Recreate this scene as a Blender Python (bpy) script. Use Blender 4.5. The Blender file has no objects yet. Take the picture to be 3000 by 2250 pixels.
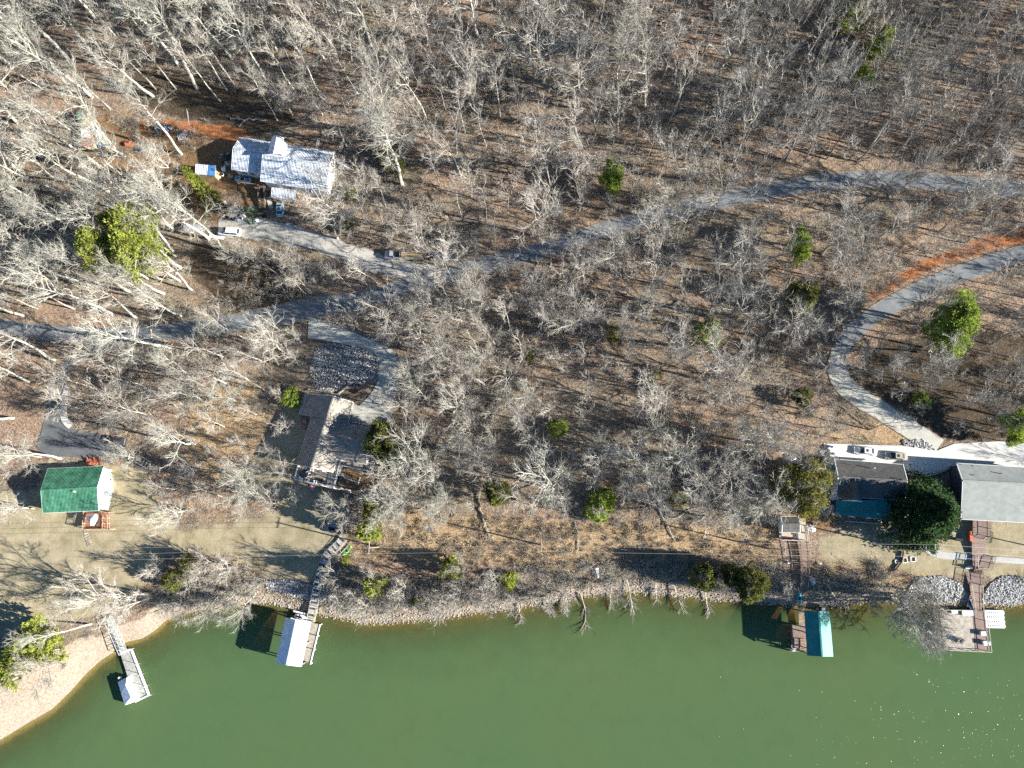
import bpy, math, random
import numpy as np
from mathutils import Vector, Matrix, geometry
R_ = math.radians
random.seed(7)
# ------------------------------------------------------------ camera, light, exposure
FPX, CX, CY, CAMH = 2080.0, 1500.0, 1125.0, 165.0
NAD = (1600.0, 1572.0)
_d = Vector(((NAD[0]-CX)/FPX, -(NAD[1]-CY)/FPX, -1)).normalized()
_zw = -_d
_xw = (Vector((1, 0, 0)) - _zw*_zw.x).normalized()
_yw = _zw.cross(_xw)
M_CW = Matrix((_xw, _yw, _zw))                # rows: world axes in camera coords -> world = M_CW @ cam
scene = bpy.context.scene
COL = scene.collection
cam_data = bpy.data.cameras.new('camera'); cam = bpy.data.objects.new('camera', cam_data); COL.objects.link(cam)
cam_data.sensor_width = 36; cam_data.lens = 36*FPX/3000; cam_data.clip_end = 3000; cam_data.clip_start = 1
cam.matrix_world = Matrix.Translation((0, 0, CAMH)) @ M_CW.to_4x4()
scene.camera = cam
SUN_EL = 22.0
SUN_XY = Vector((0.975, -0.224)).normalized()
sdir = Vector((SUN_XY.x*math.cos(R_(SUN_EL)), SUN_XY.y*math.cos(R_(SUN_EL)), math.sin(R_(SUN_EL))))
world = bpy.data.worlds.new('World'); scene.world = world; world.use_nodes = True
wn = world.node_tree; bgn = wn.nodes['Background']
sky = wn.nodes.new('ShaderNodeTexSky'); sky.sky_type = 'NISHITA'; sky.sun_disc = False
sky.sun_elevation = R_(SUN_EL); sky.sun_rotation = math.atan2(SUN_XY.x, SUN_XY.y)
sky.air_density = 1.0; sky.dust_density = 0.6; sky.ozone_density = 4.0
tn = wn.nodes.new('ShaderNodeMix'); tn.data_type = 'RGBA'; tn.blend_type = 'MULTIPLY'; tn.inputs['Factor'].default_value = 1; tn.inputs['B'].default_value = (.52, .88, 1.12, 1)
wn.links.new(sky.outputs[0], tn.inputs['A']); wn.links.new(tn.outputs['Result'], bgn.inputs[0]); bgn.inputs[1].default_value = 0.05
sl = bpy.data.lights.new('sun', 'SUN'); sl.energy = 5.0; sl.angle = R_(0.5); sl.color = (1, 0.955, 0.88)
sun = bpy.data.objects.new('sun', sl); COL.objects.link(sun)
sun.rotation_euler = (-sdir).to_track_quat('-Z', 'Y').to_euler(); sun.location = sdir*400
vs = scene.view_settings
vs.view_transform = 'Standard'; vs.look = 'None'; vs.exposure = 1.55; vs.gamma = 1.0; vs.use_curve_mapping = False
scene.cycles.max_bounces = 5; scene.cycles.diffuse_bounces = 2; scene.cycles.glossy_bounces = 2
scene.cycles.transparent_max_bounces = 6
scene.cycles.use_denoising = False
# ------------------------------------------------------------ picture -> place
def P(px, py, z):
    r = M_CW @ Vector(((px-CX)/FPX, -(py-CY)/FPX, -1))
    t = (z-CAMH)/r.z
    return Vector((r.x*t, r.y*t, z))
def proj(x, y, z):
    """arrays of world coordinates -> photo pixels"""
    m = np.array(M_CW)            # world = m @ cam  -> cam = m.T @ world
    w = np.stack([np.asarray(x, float), np.asarray(y, float), np.asarray(z, float)-CAMH], -1)
    c = w @ m
    return CX - FPX*c[..., 0]/c[..., 2], CY + FPX*c[..., 1]/c[..., 2]
SHORE_PX = [(0,2168),(85,2116),(153,2077),(203,2029),(251,1975),(295,1935),(339,1907),(370,1880),(414,1872),(451,1850),(488,1816),(576,1790),(678,1776),(794,1765),(858,1785),(919,1796),(994,1809),(1072,1826),(1140,1823),(1225,1816),(1326,1806),(1411,1792),(1496,1785),(1561,1772),(1629,1765),(1690,1748),(1771,1741),(1839,1733),(1907,1740),(2008,1748),(2110,1758),(2164,1760),(2250,1765),(2352,1777),(2487,1772),(2548,1757),(2623,1762),(2690,1772),(2741,1775),(2877,1772),(2928,1775),(3000,1772)]
SH = np.array([[P(a, b, 0).x, P(a, b, 0).y] for a, b in SHORE_PX])
_s0, _s1 = SH[0], SH[-1]
SH = np.vstack([[-900, -330], _s0+np.array([-70, -30]), SH, _s1+np.array([60, -3]), [900, -20]])
LAND = np.vstack([SH, [900, 1200], [-900, 1200]])
def inpoly(px, py, poly):
    poly = np.asarray(poly, float); x = np.asarray(px); y = np.asarray(py)
    ins = np.zeros(np.shape(x), bool); n = len(poly); j = n-1
    for i in range(n):
        xi, yi = poly[i]; xj, yj = poly[j]
        if yi != yj:
            c = ((yi > y) != (yj > y)) & (x < (xj-xi)*(y-yi)/(yj-yi)+xi)
            ins ^= c
        j = i
    return ins
def shore_d(x, y):
    x = np.asarray(x, float); y = np.asarray(y, float)
    best = np.full(np.shape(x), 1e18)
    for a, b in zip(SH[:-1], SH[1:]):
        ab = b-a; L = ab@ab
        t = np.clip(((x-a[0])*ab[0]+(y-a[1])*ab[1])/L, 0, 1)
        best = np.minimum(best, (x-a[0]-t*ab[0])**2+(y-a[1]-t*ab[1])**2)
    d = np.sqrt(best)
    return np.where(inpoly(x, y, LAND), d, -d)
def hgt(x, y):
    d = shore_d(x, y)
    base = np.interp(d, [-60, -14, -5, 0, 2, 5, 9, 30, 60, 120, 260, 900], [-6, -3.2, -1.3, 0, .5, 1.3, 1.9, 3.6, 7.2, 14, 34, 60])
    w = np.clip(d/45, 0, 1)
    u = np.asarray(x, float); v = np.asarray(y, float)
    return base + w*(0.55*np.sin(u/15+1.3)*np.sin(v/19+.4)+0.35*np.sin((u+v)/9.0)+0.9*np.sin(u/37+v/51))
_gx = np.arange(-300, 300.5, 1.0); _gy = np.arange(-140, 300.5, 1.0); _GZ = hgt(*np.meshgrid(_gx, _gy)).tolist()
def H1(x, y):
    u = min(max(x+300, 0), 598.99); v = min(max(y+140, 0), 438.99); i, j = int(u), int(v); a, b = u-i, v-j
    r0, r1 = _GZ[j], _GZ[j+1]
    return (r0[i]*(1-a)+r0[i+1]*a)*(1-b)+(r1[i]*(1-a)+r1[i+1]*a)*b
def G(px, py, dz=0):
    z = 4.0
    for _ in range(9):
        p = P(px, py, z); z = 0.4*z+0.6*H1(p.x, p.y)
    p = P(px, py, z)
    return Vector((p.x, p.y, H1(p.x, p.y)+dz))
# ------------------------------------------------------------ materials
def nn(nt, t, **kw):
    n = nt.nodes.new(t)
    for k, v in kw.items(): setattr(n, k, v)
    return n
def mat(name, col, rough=.75, metal=0.0, var=.18, scale=3.0, bump=0.0, rnd=0.0, col2=None, spec=.4, streak=None):
    m = bpy.data.materials.new(name); m.use_nodes = True
    nt = m.node_tree; b = nt.nodes['Principled BSDF']
    b.inputs['Roughness'].default_value = rough; b.inputs['Metallic'].default_value = metal
    b.inputs['Specular IOR Level'].default_value = spec
    tc = nn(nt, 'ShaderNodeTexCoord'); no = nn(nt, 'ShaderNodeTexNoise')
    no.inputs['Scale'].default_value = scale; no.inputs['Detail'].default_value = 5; no.inputs['Roughness'].default_value = .65
    if streak:
        mp = nn(nt, 'ShaderNodeMapping'); mp.inputs['Scale'].default_value = streak
        nt.links.new(tc.outputs['Object'], mp.inputs[0]); nt.links.new(mp.outputs[0], no.inputs['Vector'])
    else: nt.links.new(tc.outputs['Object'], no.inputs['Vector'])
    mx = nn(nt, 'ShaderNodeMix', data_type='RGBA')
    c2 = col2 or tuple(c*(1-2*var) for c in col); c1 = col if col2 else tuple(min(1, c*(1+var)) for c in col)
    mx.inputs['A'].default_value = (*c1, 1); mx.inputs['B'].default_value = (*c2, 1)
    rp = nn(nt, 'ShaderNodeValToRGB'); rp.color_ramp.elements[0].position = .36; rp.color_ramp.elements[1].position = .64
    nt.links.new(no.outputs['Fac'], rp.inputs[0]); nt.links.new(rp.outputs[0], mx.inputs['Factor'])
    out = mx.outputs['Result']
    if rnd:
        oi = nn(nt, 'ShaderNodeObjectInfo'); mr = nn(nt, 'ShaderNodeMapRange')
        mr.inputs['To Min'].default_value = 1-rnd; mr.inputs['To Max'].default_value = 1+rnd
        nt.links.new(oi.outputs['Random'], mr.inputs['Value'])
        vm = nn(nt, 'ShaderNodeVectorMath', operation='SCALE')
        nt.links.new(out, vm.inputs[0]); nt.links.new(mr.outputs[0], vm.inputs['Scale']); out = vm.outputs[0]
    nt.links.new(out, b.inputs['Base Color'])
    if bump:
        bp = nn(nt, 'ShaderNodeBump'); bp.inputs['Strength'].default_value = .8; bp.inputs['Distance'].default_value = bump
        nt.links.new(no.outputs['Fac'], bp.inputs['Height']); nt.links.new(bp.outputs[0], b.inputs['Normal'])
    return m
MT = dict(
 bark=mat('bark_pale', (.47,.445,.38), .9, var=.22, scale=2.2, bump=.03, rnd=.22),
 barkw=mat('bark_white', (.55,.53,.455), .85, var=.25, scale=1.2, bump=.02, rnd=.12),
 barkd=mat('bark_grey', (.30,.27,.24), .9, var=.2, scale=2, bump=.03, rnd=.25),
 twig=mat('twig_pale', (.39,.355,.30), .95, var=.15, scale=.5, rnd=.22),
 twigw=mat('twig_white', (.385,.365,.305), .95, var=.12, scale=.5, rnd=.14),
 twigd=mat('twig_grey', (.31,.29,.25), .95, var=.15, scale=.5, rnd=.25),
 brush=mat('brush_twigs', (.30,.26,.205), .95, var=.2, scale=.4, rnd=.35),
 strawtw=mat('straw_stems', (.44,.36,.24), .95, var=.2, scale=.4, rnd=.3),
 pine=mat('needles_yellow_green', (.36,.40,.07), .8, var=.35, scale=.7, rnd=.15),
 pineb=mat('needles_bright_green', (.36,.46,.07), .8, var=.35, scale=.8, rnd=.15),
 cedar=mat('needles_cedar', (.19,.20,.05), .85, var=.35, scale=.8, rnd=.15),
 olive=mat('needles_olive', (.25,.24,.05), .85, var=.35, scale=.8, rnd=.12),
 spruce=mat('needles_dark_green', (.06,.115,.035), .8, var=.35, scale=.9),
 whitewall=mat('white_siding', (.80,.80,.78), .6, var=.05, scale=1.5),
 navywall=mat('navy_siding', (.035,.045,.07), .6, var=.1, scale=2),
 tanwall=mat('tan_plywood', (.50,.38,.20), .8, var=.15, scale=2),
 greymetal=mat('galvanised_roof', (.62,.66,.70), .5, .05, var=.14, scale=.9),
 greenmetal=mat('green_metal_roof', (.085,.255,.155), .5, .1, var=.22, scale=.7, spec=.4),
 tealmetal=mat('teal_metal_roof', (.04,.25,.22), .42, .1, var=.1, scale=.7),
 whitemetal=mat('white_metal_roof', (.78,.79,.80), .45, .1, var=.05, scale=.9),
 shingle=mat('grey_shingles', (.30,.29,.26), .9, var=.12, scale=1.4, bump=.01, streak=(1,4,1)),
 shingled=mat('charcoal_shingles', (.125,.12,.11), .9, var=.2, scale=1.6, bump=.01, streak=(2.2,.6,1)),
 shinglet=mat('tan_grey_shingles', (.29,.262,.22), .9, var=.14, scale=.9, bump=.01),
 shingleg=mat('sage_grey_shingles', (.29,.305,.275), .9, var=.08, scale=.8, bump=.01),
 trim=mat('white_trim', (.82,.82,.80), .5, var=.04),
 brick=mat('red_brick_paint', (.42,.13,.07), .8, var=.2, scale=4),
 deckred=mat('red_brown_deck', (.36,.17,.10), .8, var=.15, scale=2),
 deckrail=mat('tan_deck_rail', (.58,.37,.24), .8, var=.12, scale=2),
 deckbr=mat('brown_composite_deck', (.27,.19,.155), .8, var=.14, scale=2.5),
 deckpale=mat('weathered_deck', (.47,.41,.33), .85, var=.18, scale=1.8),
 deckgrey=mat('grey_deck', (.44,.43,.38), .85, var=.15, scale=2),
 wood=mat('old_wood', (.33,.25,.17), .9, var=.25, scale=2.5),
 wooddk=mat('dark_wood', (.12,.085,.06), .9, var=.25, scale=2.5),
 glass=mat('window_glass', (.03,.04,.05), .08, var=.02, spec=.7),
 carwhite=mat('white_car_paint', (.80,.80,.80), .25, var=.02, spec=.6),
 carbeige=mat('beige_car_paint', (.47,.42,.31), .3, .2, var=.02, spec=.6),
 cardark=mat('black_car_paint', (.03,.03,.035), .25, var=.02, spec=.6),
 carblue=mat('light_blue_car_paint', (.32,.48,.60), .3, var=.04, spec=.6),
 carsilver=mat('silver_car_paint', (.50,.52,.54), .3, .3, var=.03, spec=.6),
 tyre=mat('tyre_rubber', (.02,.02,.02), .9, var=.1), rim=mat('rim_metal', (.5,.5,.5), .35, .8, var=.03),
 alu=mat('aluminium', (.62,.63,.62), .4, .4, var=.06), cable=mat('wire_metal', (.42,.42,.42), .5, .3, var=.02),
 whitepl=mat('white_plastic', (.85,.85,.83), .45, var=.04, scale=2), bluepl=mat('blue_plastic', (.05,.24,.55), .4, var=.1),
 tealpl=mat('teal_plastic', (.03,.40,.47), .35, var=.06), orangepl=mat('orange_red_plastic', (.62,.14,.06), .5, var=.1),
 greenpl=mat('lime_green_plastic', (.22,.48,.08), .4, var=.06), tarpgreen=mat('green_tarp', (.10,.19,.085), .6, var=.2, scale=2, bump=.05),
 tarpblue=mat('blue_tarp', (.08,.25,.55), .5, var=.25, scale=2, bump=.05), tarpwhite=mat('white_cover', (.82,.83,.85), .6, var=.05, scale=1.5, bump=.06),
 tarpdark=mat('dark_tarp', (.045,.055,.06), .6, var=.3, scale=2, bump=.06), black=mat('black_plastic', (.02,.02,.022), .5, var=.1),
 pink=mat('pink_cloth', (.62,.25,.33), .8, var=.2, scale=6), greycloth=mat('grey_cloth', (.35,.36,.38), .8, var=.1),
 stone=mat('riprap_stone', (.37,.36,.335), .9, var=.2, scale=2, rnd=.35, bump=.03),
 pebble=mat('shore_stone', (.42,.365,.30), .9, var=.25, scale=2, rnd=.35, bump=.02),
 rustroof=mat('rusty_sheet_roof', (.42,.17,.11), .7, var=.3, scale=1.5),
 treadgrey=mat('tread_boards', (.47,.47,.42), .85, var=.15, scale=2),
)
for k_ in ('pine', 'pineb', 'cedar', 'olive', 'spruce'):
    t_ = MT[k_].node_tree; pb = t_.nodes['Principled BSDF']; tl = nn(t_, 'ShaderNodeBsdfTranslucent'); ms = nn(t_, 'ShaderNodeMixShader'); ms.inputs[0].default_value = .4
    t_.links.new(pb.inputs['Base Color'].links[0].from_socket, tl.inputs[0]); t_.links.new(pb.outputs[0], ms.inputs[1]); t_.links.new(tl.outputs[0], ms.inputs[2]); t_.links.new(ms.outputs[0], t_.nodes['Material Output'].inputs[0])
def ground_shader(name, cA, cB, cC, sc=1.0, bumpd=.12, rough=.95):
    m = bpy.data.materials.new(name); m.use_nodes = True; nt = m.node_tree; b = nt.nodes['Principled BSDF']
    b.inputs['Roughness'].default_value = rough; b.inputs['Specular IOR Level'].default_value = .15
    return m, nt, b
# ------------------------------------------------------------ mesh helpers
ORI = {}
def tag(o, label=None, cat=None, group=None, kind=None):
    if label: o['label'] = label
    if cat: o['category'] = cat
    if group: o['group'] = group
    if kind: o['kind'] = kind
    return o
def thing(name, loc, label, cat, group=None, rz=0.0):
    o = bpy.data.objects.new(name, None); COL.objects.link(o)
    o.location = loc; o.rotation_euler = (0, 0, rz); o.empty_display_size = .5
    ORI[o.name] = Vector(loc)
    return tag(o, label, cat, group)
class MB:
    def __init__(s): s.v = []; s.f = []
    def add(s, vs_, fs): 
        k = len(s.v); s.v += [tuple(p) for p in vs_]; s.f += [tuple(i+k for i in f) for f in fs]; return s
    def box(s, c, size, rz=0.0):
        cx, cy, cz = c; a, b, h = size[0]/2, size[1]/2, size[2]/2; ca, sa = math.cos(rz), math.sin(rz)
        vv = [(cx+ca*x-sa*y, cy+sa*x+ca*y, cz+z) for z in (-h, h) for x, y in ((-a, -b), (a, -b), (a, b), (-a, b))]
        return s.add(vv, [(3,2,1,0),(4,5,6,7),(0,1,5,4),(1,2,6,5),(2,3,7,6),(3,0,4,7)])
    def bar(s, p, q, w, h=None):
        p = Vector(p); q = Vector(q); h = h or w; d = (q-p).normalized()
        sd = d.cross(Vector((0, 0, 1))); sd = sd.normalized() if sd.length > 1e-4 else Vector((1, 0, 0)); up = sd.cross(d).normalized()
        vv = [e+sd*(a*w/2)+up*(b*h/2) for e in (p, q) for a, b in ((-1,-1),(1,-1),(1,1),(-1,1))]
        return s.add(vv, [(0,1,2,3),(7,6,5,4),(1,0,4,5),(2,1,5,6),(3,2,6,7),(0,3,7,4)])
    def prism(s, poly, z0, z1):
        n = len(poly); area = sum(poly[i][0]*poly[(i+1)%n][1]-poly[(i+1)%n][0]*poly[i][1] for i in range(n))
        if area < 0: poly = poly[::-1]
        a = [(p[0], p[1], z0) for p in poly]; b = [(p[0], p[1], z1) for p in poly]
        return s.add(a+b, [tuple(range(n))[::-1], tuple(range(n, 2*n))]+[(i, (i+1)%n, (i+1)%n+n, i+n) for i in range(n)])
    def slab(s, pts, th):
        """polygon (world 3d) with thickness th downwards"""
        n = len(pts); pts = [Vector(p) for p in pts]
        area = sum(pts[i].x*pts[(i+1)%n].y-pts[(i+1)%n].x*pts[i].y for i in range(n))
        if area < 0: pts = pts[::-1]
        lo = [p-Vector((0, 0, th)) for p in pts]
        return s.add(lo+pts, [tuple(range(n))[::-1], tuple(range(n, 2*n))]+[(i, (i+1)%n, (i+1)%n+n, i+n) for i in range(n)])
    def tube(s, pts, radii, k=5, cap=True):
        pts = [Vector(p) for p in pts]; base = len(s.v); n = len(pts)
        for i, p in enumerate(pts):
            d = (pts[min(i+1, n-1)]-pts[max(i-1, 0)]).normalized()
            a = d.orthogonal().normalized() if abs(d.z) < .9 else Vector((1, 0, 0)).cross(d).normalized()
            b = d.cross(a)
            for j in range(k):
                t = 2*math.pi*j/k; s.v.append(tuple(p+(a*math.cos(t)+b*math.sin(t))*radii[i]))
        for i in range(n-1):
            for j in range(k):
                s.f.append((base+i*k+j, base+i*k+(j+1)%k, base+(i+1)*k+(j+1)%k, base+(i+1)*k+j))
        if cap: s.f.append(tuple(base+(n-1)*k+j for j in range(k)))
        return s
    def cyl(s, c, r, h, k=12, axis=2):
        c = Vector(c); e = Vector((0, 0, 0)); e[axis] = h/2
        a = Vector((0, 0, 0)); a[(axis+1)%3] = r; b = Vector((0, 0, 0)); b[(axis+2)%3] = r
        vv = [c+sg*e+a*math.cos(2*math.pi*j/k)+b*math.sin(2*math.pi*j/k) for sg in (-1, 1) for j in range(k)]
        return s.add(vv, [tuple(range(k))[::-1], tuple(range(k, 2*k))]+[(j, (j+1)%k, (j+1)%k+k, j+k) for j in range(k)])
    def mesh(s, name, m, off=Vector((0, 0, 0)), smooth=False):
        me = bpy.data.meshes.new(name)
        me.from_pydata([(a-off.x, b-off.y, c-off.z) for a, b, c in s.v], [], s.f); me.materials.append(m)
        if smooth: me.polygons.foreach_set('use_smooth', [True]*len(me.polygons))
        me.update(); return me
    def build(s, name, m, parent=None, local=False, smooth=False, kind=None, label=None):
        off = Vector((0, 0, 0)) if (local or parent is None) else ORI[parent.name]
        o = bpy.data.objects.new(name, s.mesh(name, m, off, smooth)); COL.objects.link(o)
        if parent: o.parent = parent; ORI[o.name] = ORI[parent.name]
        if kind: o['kind'] = kind
        if label: o['label'] = label
        return o
def catmull(pts, step=1.0):
    pts = [Vector(p) for p in pts]; out = []
    q = [pts[0]*2-pts[1]]+pts+[pts[-1]*2-pts[-2]]
    for i in range(1, len(q)-2):
        n = max(1, int((q[i+1]-q[i]).length/step))
        for j in range(n):
            t = j/n; a, b, c, d = q[i-1], q[i], q[i+1], q[i+2]
            out.append(.5*((2*b)+(c-a)*t+(2*a-5*b+4*c-d)*t*t+(3*b-a-3*c+d)*t**3))
    out.append(pts[-1]); return out
def strip(name, pxs, widths, m, lift, kind='structure', wob=.25, step=.9):
    c = catmull([Vector((*G(x, y).xy, w)) for (x, y), w in zip(pxs, widths)], step)
    n = len(c); L = []; K = 6
    for i, p in enumerate(c):
        d = (c[min(i+1, n-1)]-c[max(i-1, 0)]).xy.normalized(); s_ = Vector((-d.y, d.x))
        w = p.z/2*(1+wob*.12*math.sin(i*.7)+wob*.1*math.sin(i*1.9+1))
        for k in range(K+1): L.append((p.x+s_.x*w*(2*k/K-1), p.y+s_.y*w*(2*k/K-1)))
    A = np.array(L); z = hgt(A[:, 0], A[:, 1])+lift
    mb = MB(); mb.v = [(a[0], a[1], q) for a, q in zip(A, z)]
    mb.f = [(i*(K+1)+k, i*(K+1)+k+1, (i+1)*(K+1)+k+1, (i+1)*(K+1)+k) for i in range(n-1) for k in range(K)]
    if lift > .1:   # a slab with real edges
        for e in (0, K):
            b0 = len(mb.v)
            mb.v += [(mb.v[i*(K+1)+e][0], mb.v[i*(K+1)+e][1], mb.v[i*(K+1)+e][2]-lift-.1) for i in range(n)]
            mb.f += [(i*(K+1)+e, (i+1)*(K+1)+e, b0+i+1, b0+i) for i in range(n-1)]
    o = mb.build(name, m); tag(o, kind=kind)
    at = o.data.attributes.new('edge', 'FLOAT', 'POINT'); ev = [abs(2*k/K-1) for i in range(n) for k in range(K+1)]; ev += [0]*(len(mb.v)-len(ev)); at.data.foreach_set('value', ev)
    return o, [Vector((p.x, p.y)) for p in c]
def pad(name, pxs, m, lift, grid=1.2, skirt=.25, kind='structure'):
    b = [G(x, y).xy for x, y in pxs]; bp = []
    for i in range(len(b)):
        a, c = b[i], b[(i+1) % len(b)]; n = max(1, int((c-a).length/grid))
        bp += [a.lerp(c, j/n) for j in range(n)]
    arr = np.array([(p.x, p.y) for p in bp]); mn, mx = arr.min(0), arr.max(0)
    gx, gy = np.meshgrid(np.arange(mn[0]+.5, mx[0], grid), np.arange(mn[1]+.5, mx[1], grid)); gx = gx.ravel(); gy = gy.ravel()
    ok = inpoly(gx, gy, arr)
    for p in arr: ok &= (gx-p[0])**2+(gy-p[1])**2 > (.35*grid)**2
    inner = [Vector((x, y)) for x, y in zip(gx[ok], gy[ok])]
    nb = len(bp)
    vv, _, ff, *_ = geometry.delaunay_2d_cdt(bp+inner, [(i, (i+1) % nb) for i in range(nb)], [tuple(range(nb))], 1, 1e-5)
    A = np.array([(p.x, p.y) for p in vv]); z = hgt(A[:, 0], A[:, 1])+lift
    mb = MB(); mb.v = [(a[0], a[1], q) for a, q in zip(A, z)]; mb.f = [tuple(f) for f in ff]
    k = len(mb.v); zb = hgt(arr[:, 0], arr[:, 1])
    mb.v += [(p[0], p[1], q+lift) for p, q in zip(arr, zb)]+[(p[0], p[1], q-skirt) for p, q in zip(arr, zb)]
    mb.f += [(k+i, k+(i+1) % nb, k+nb+(i+1) % nb, k+nb+i) for i in range(nb)]
    o = mb.build(name, m); tag(o, kind=kind); return o
def planks(parent, quad, n, m, th=.07, gap=.07, sub=None):
    """boards laid side by side from edge a-d to edge b-c; each board is a part"""
    a, b, c, d = [Vector(p) for p in quad]
    for i in range(n):
        t0, t1 = (i+gap/2)/n, (i+1-gap/2)/n; dz = Vector((0, 0, random.uniform(-.006, .006)))
        MB().slab([a.lerp(b, t0)+dz, a.lerp(b, t1)+dz, d.lerp(c, t1)+dz, d.lerp(c, t0)+dz], th).build('plank', m, parent)
def railing(parent, pts, m, h=1.0, step=1.6, bal=True, w=.10, name='railing'):
    mb = MB(); pts = [Vector(p) for p in pts]
    for p, q in zip(pts[:-1], pts[1:]):
        L = (q-p).length; n = max(1, round(L/step)); up = Vector((0, 0, h))
        mb.bar(p+up, q+up, w*1.3, .06); mb.bar(p+Vector((0,0,.12)), q+Vector((0,0,.12)), .05)
        for i in range(n+1): r = p.lerp(q, i/n); mb.bar(r, r+up, w)
        if bal:
            k = int(L/.22)
            for i in range(1, k): r = p.lerp(q, i/k); mb.bar(r+Vector((0,0,.12)), r+up, .035)
    return mb.build(name, m, parent)
def posts(parent, pts, m, depth=2.5, w=.18, top=0.0):
    for p in pts: MB().bar(Vector(p)+Vector((0,0,top-.05)), Vector(p)-Vector((0, 0, depth)), w).build('post', m, parent)
def window_on(parent, p, q, t, zc, w, h, out):
    """window on the wall p-q at fraction t; out = outward normal"""
    p = Vector(p); q = Vector(q); d = (q-p); d.z = 0; d.normalize(); c = p.lerp(q, t); c.z = zc; o = Vector(out)
    fr = MB()
    for sg in (-1, 1):
        fr.bar(c+d*sg*w/2-Vector((0,0,h/2)), c+d*sg*w/2+Vector((0,0,h/2)), .12)
        fr.bar(c-d*w/2+Vector((0,0,sg*h/2)), c+d*w/2+Vector((0,0,sg*h/2)), .12)
    fr.bar(c-d*w/2, c+d*w/2, .06)
    f = fr.build('window', MT['trim'], parent)
    a = c+o*.02
    MB().add([a-d*w/2-Vector((0,0,h/2)), a+d*w/2-Vector((0,0,h/2)), a+d*w/2+Vector((0,0,h/2)), a-d*w/2+Vector((0,0,h/2))], [(0,1,2,3)]).build('pane', MT['glass'], f)
def gable(root, nw, ne, rw, re, sw, se, ze, zr, zs, roofm, wallm, zb, ribs=0.0, ov=.4, th=.16, ribm=None, windows=(), trim=True, ze_s=None):
    """gabled block from photo pixels of its eaves (heights ze, ze_s) and ridge (zr); walls go down to zb"""
    zes = ze if ze_s is None else ze_s
    NW, NE, RW, RE, SW, SE = P(*nw, ze), P(*ne, ze), P(*rw, zr), P(*re, zr), P(*sw, zes), P(*se, zes)
    roof = MB().slab([NW, NE, RE, RW], th).slab([RW, RE, SE, SW], th).build('roof', roofm, root)
    MB().bar(RW+Vector((0,0,.03)), RE+Vector((0,0,.03)), .35, .07).build('ridge_cap', roofm, roof)
    if trim:
        t = MB()
        for a, b in ((NW, NE), (SW, SE), (NW, RW), (RW, SW), (NE, RE), (RE, SE)): t.bar(a-Vector((0,0,.12)), b-Vector((0,0,.12)), .14, .22)
        t.build('fascia', MT['trim'], root)
    if ribs:
        r = MB(); n = int((RE-RW).length/ribs)
        for i in range(n+1):
            f = i/n
            for A, B, C, D in ((NW, NE, RW, RE), (SW, SE, RW, RE)):
                up = Vector((0, 0, .035)); r.bar(A.lerp(B, f)+up, C.lerp(D, f)+up, .07, .07)
        r.build('roof_rib', ribm or roofm, roof, kind='stuff')
    L = (RE-RW).length; eu = ov/L
    def at(u, v):   # v 0 north eave .. 1 south eave
        if v <= .5: p = NW.lerp(RW, v*2).lerp(NE.lerp(RE, v*2), u)
        else: p = RW.lerp(SW, v*2-1).lerp(RE.lerp(SE, v*2-1), u)
        return p-Vector((0, 0, th+.02))
    wv = ov/((NW-SW).length)
    cs = [at(u, v) for u in (eu, 1-eu) for v in (wv, .5, 1-wv)]
    vs_ = cs+[Vector((p.x, p.y, zb)) for p in cs]
    MB().add(vs_, [(0,1,2,8,7,6), (5,4,3,9,10,11), (3,0,6,9), (2,5,11,8), (0,3,4,1), (1,4,5,2)]).build('wall', wallm, root)
    mid = cs[1].lerp(cs[4], .5)
    sides = dict(e=(3, 5), w=(0, 2), s=(2, 5), n=(0, 3))
    for sd, t, dz, w, h in windows:
        a, b = sides[sd]; o = ((cs[a]+cs[b])/2-mid); o.z = 0; o.normalize()
        window_on(root, cs[a], cs[b], t, zb_floor(root)+dz, w, h, o)
    return dict(NW=NW, NE=NE, RW=RW, RE=RE, SW=SW, SE=SE, cs=cs, roof=roof)
FLOOR = {}
def zb_floor(root): return FLOOR.get(root.name, ORI[root.name].z)
# ------------------------------------------------------------ terrain and lake
def axis(lo, hi, st, far):
    fine = np.arange(lo, hi+st/2, st)
    c1 = lo-np.array([900, 500, 260, 120, 60, 30, 12, 5.0])*far/900; c2 = hi+np.array([5.0, 12, 30, 60, 120, 260, 500, 900])*far/900
    return np.concatenate([c1, fine, c2])
def grid_mesh(name, xs, ys, Z, m):
    nx, ny = len(xs), len(ys); X, Y = np.meshgrid(xs, ys)
    co = np.stack([X, Y, Z], -1).reshape(-1, 3)
    i = np.arange((nx-1)*(ny-1)); r, c = i//(nx-1), i % (nx-1); a = r*nx+c
    q = np.stack([a, a+1, a+nx+1, a+nx], -1)
    me = bpy.data.meshes.new(name); me.vertices.add(len(co)); me.vertices.foreach_set('co', co.ravel())
    me.loops.add(q.size); me.loops.foreach_set('vertex_index', q.ravel())
    me.polygons.add(len(q)); me.polygons.foreach_set('loop_start', np.arange(len(q))*4); me.polygons.foreach_set('loop_total', np.full(len(q), 4))
    me.polygons.foreach_set('use_smooth', np.ones(len(q), bool)); me.update(); me.validate()
    me.materials.append(m); o = bpy.data.objects.new(name, me); COL.objects.link(o); return o
XS = axis(-205, 185, .85, 900); YS = axis(-75, 185, .85, 900)
TX, TY = np.meshgrid(XS, YS); TZ = hgt(TX, TY); TD = shore_d(TX, TY); TPX, TPY = proj(TX, TY, TZ)
def blur(a, n):
    for _ in range(n):
        b = np.pad(a, 1, mode='edge')
        a = (b[1:-1, 1:-1]*2+b[:-2, 1:-1]+b[2:, 1:-1]+b[1:-1, :-2]+b[1:-1, 2:])/6
    return a
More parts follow.
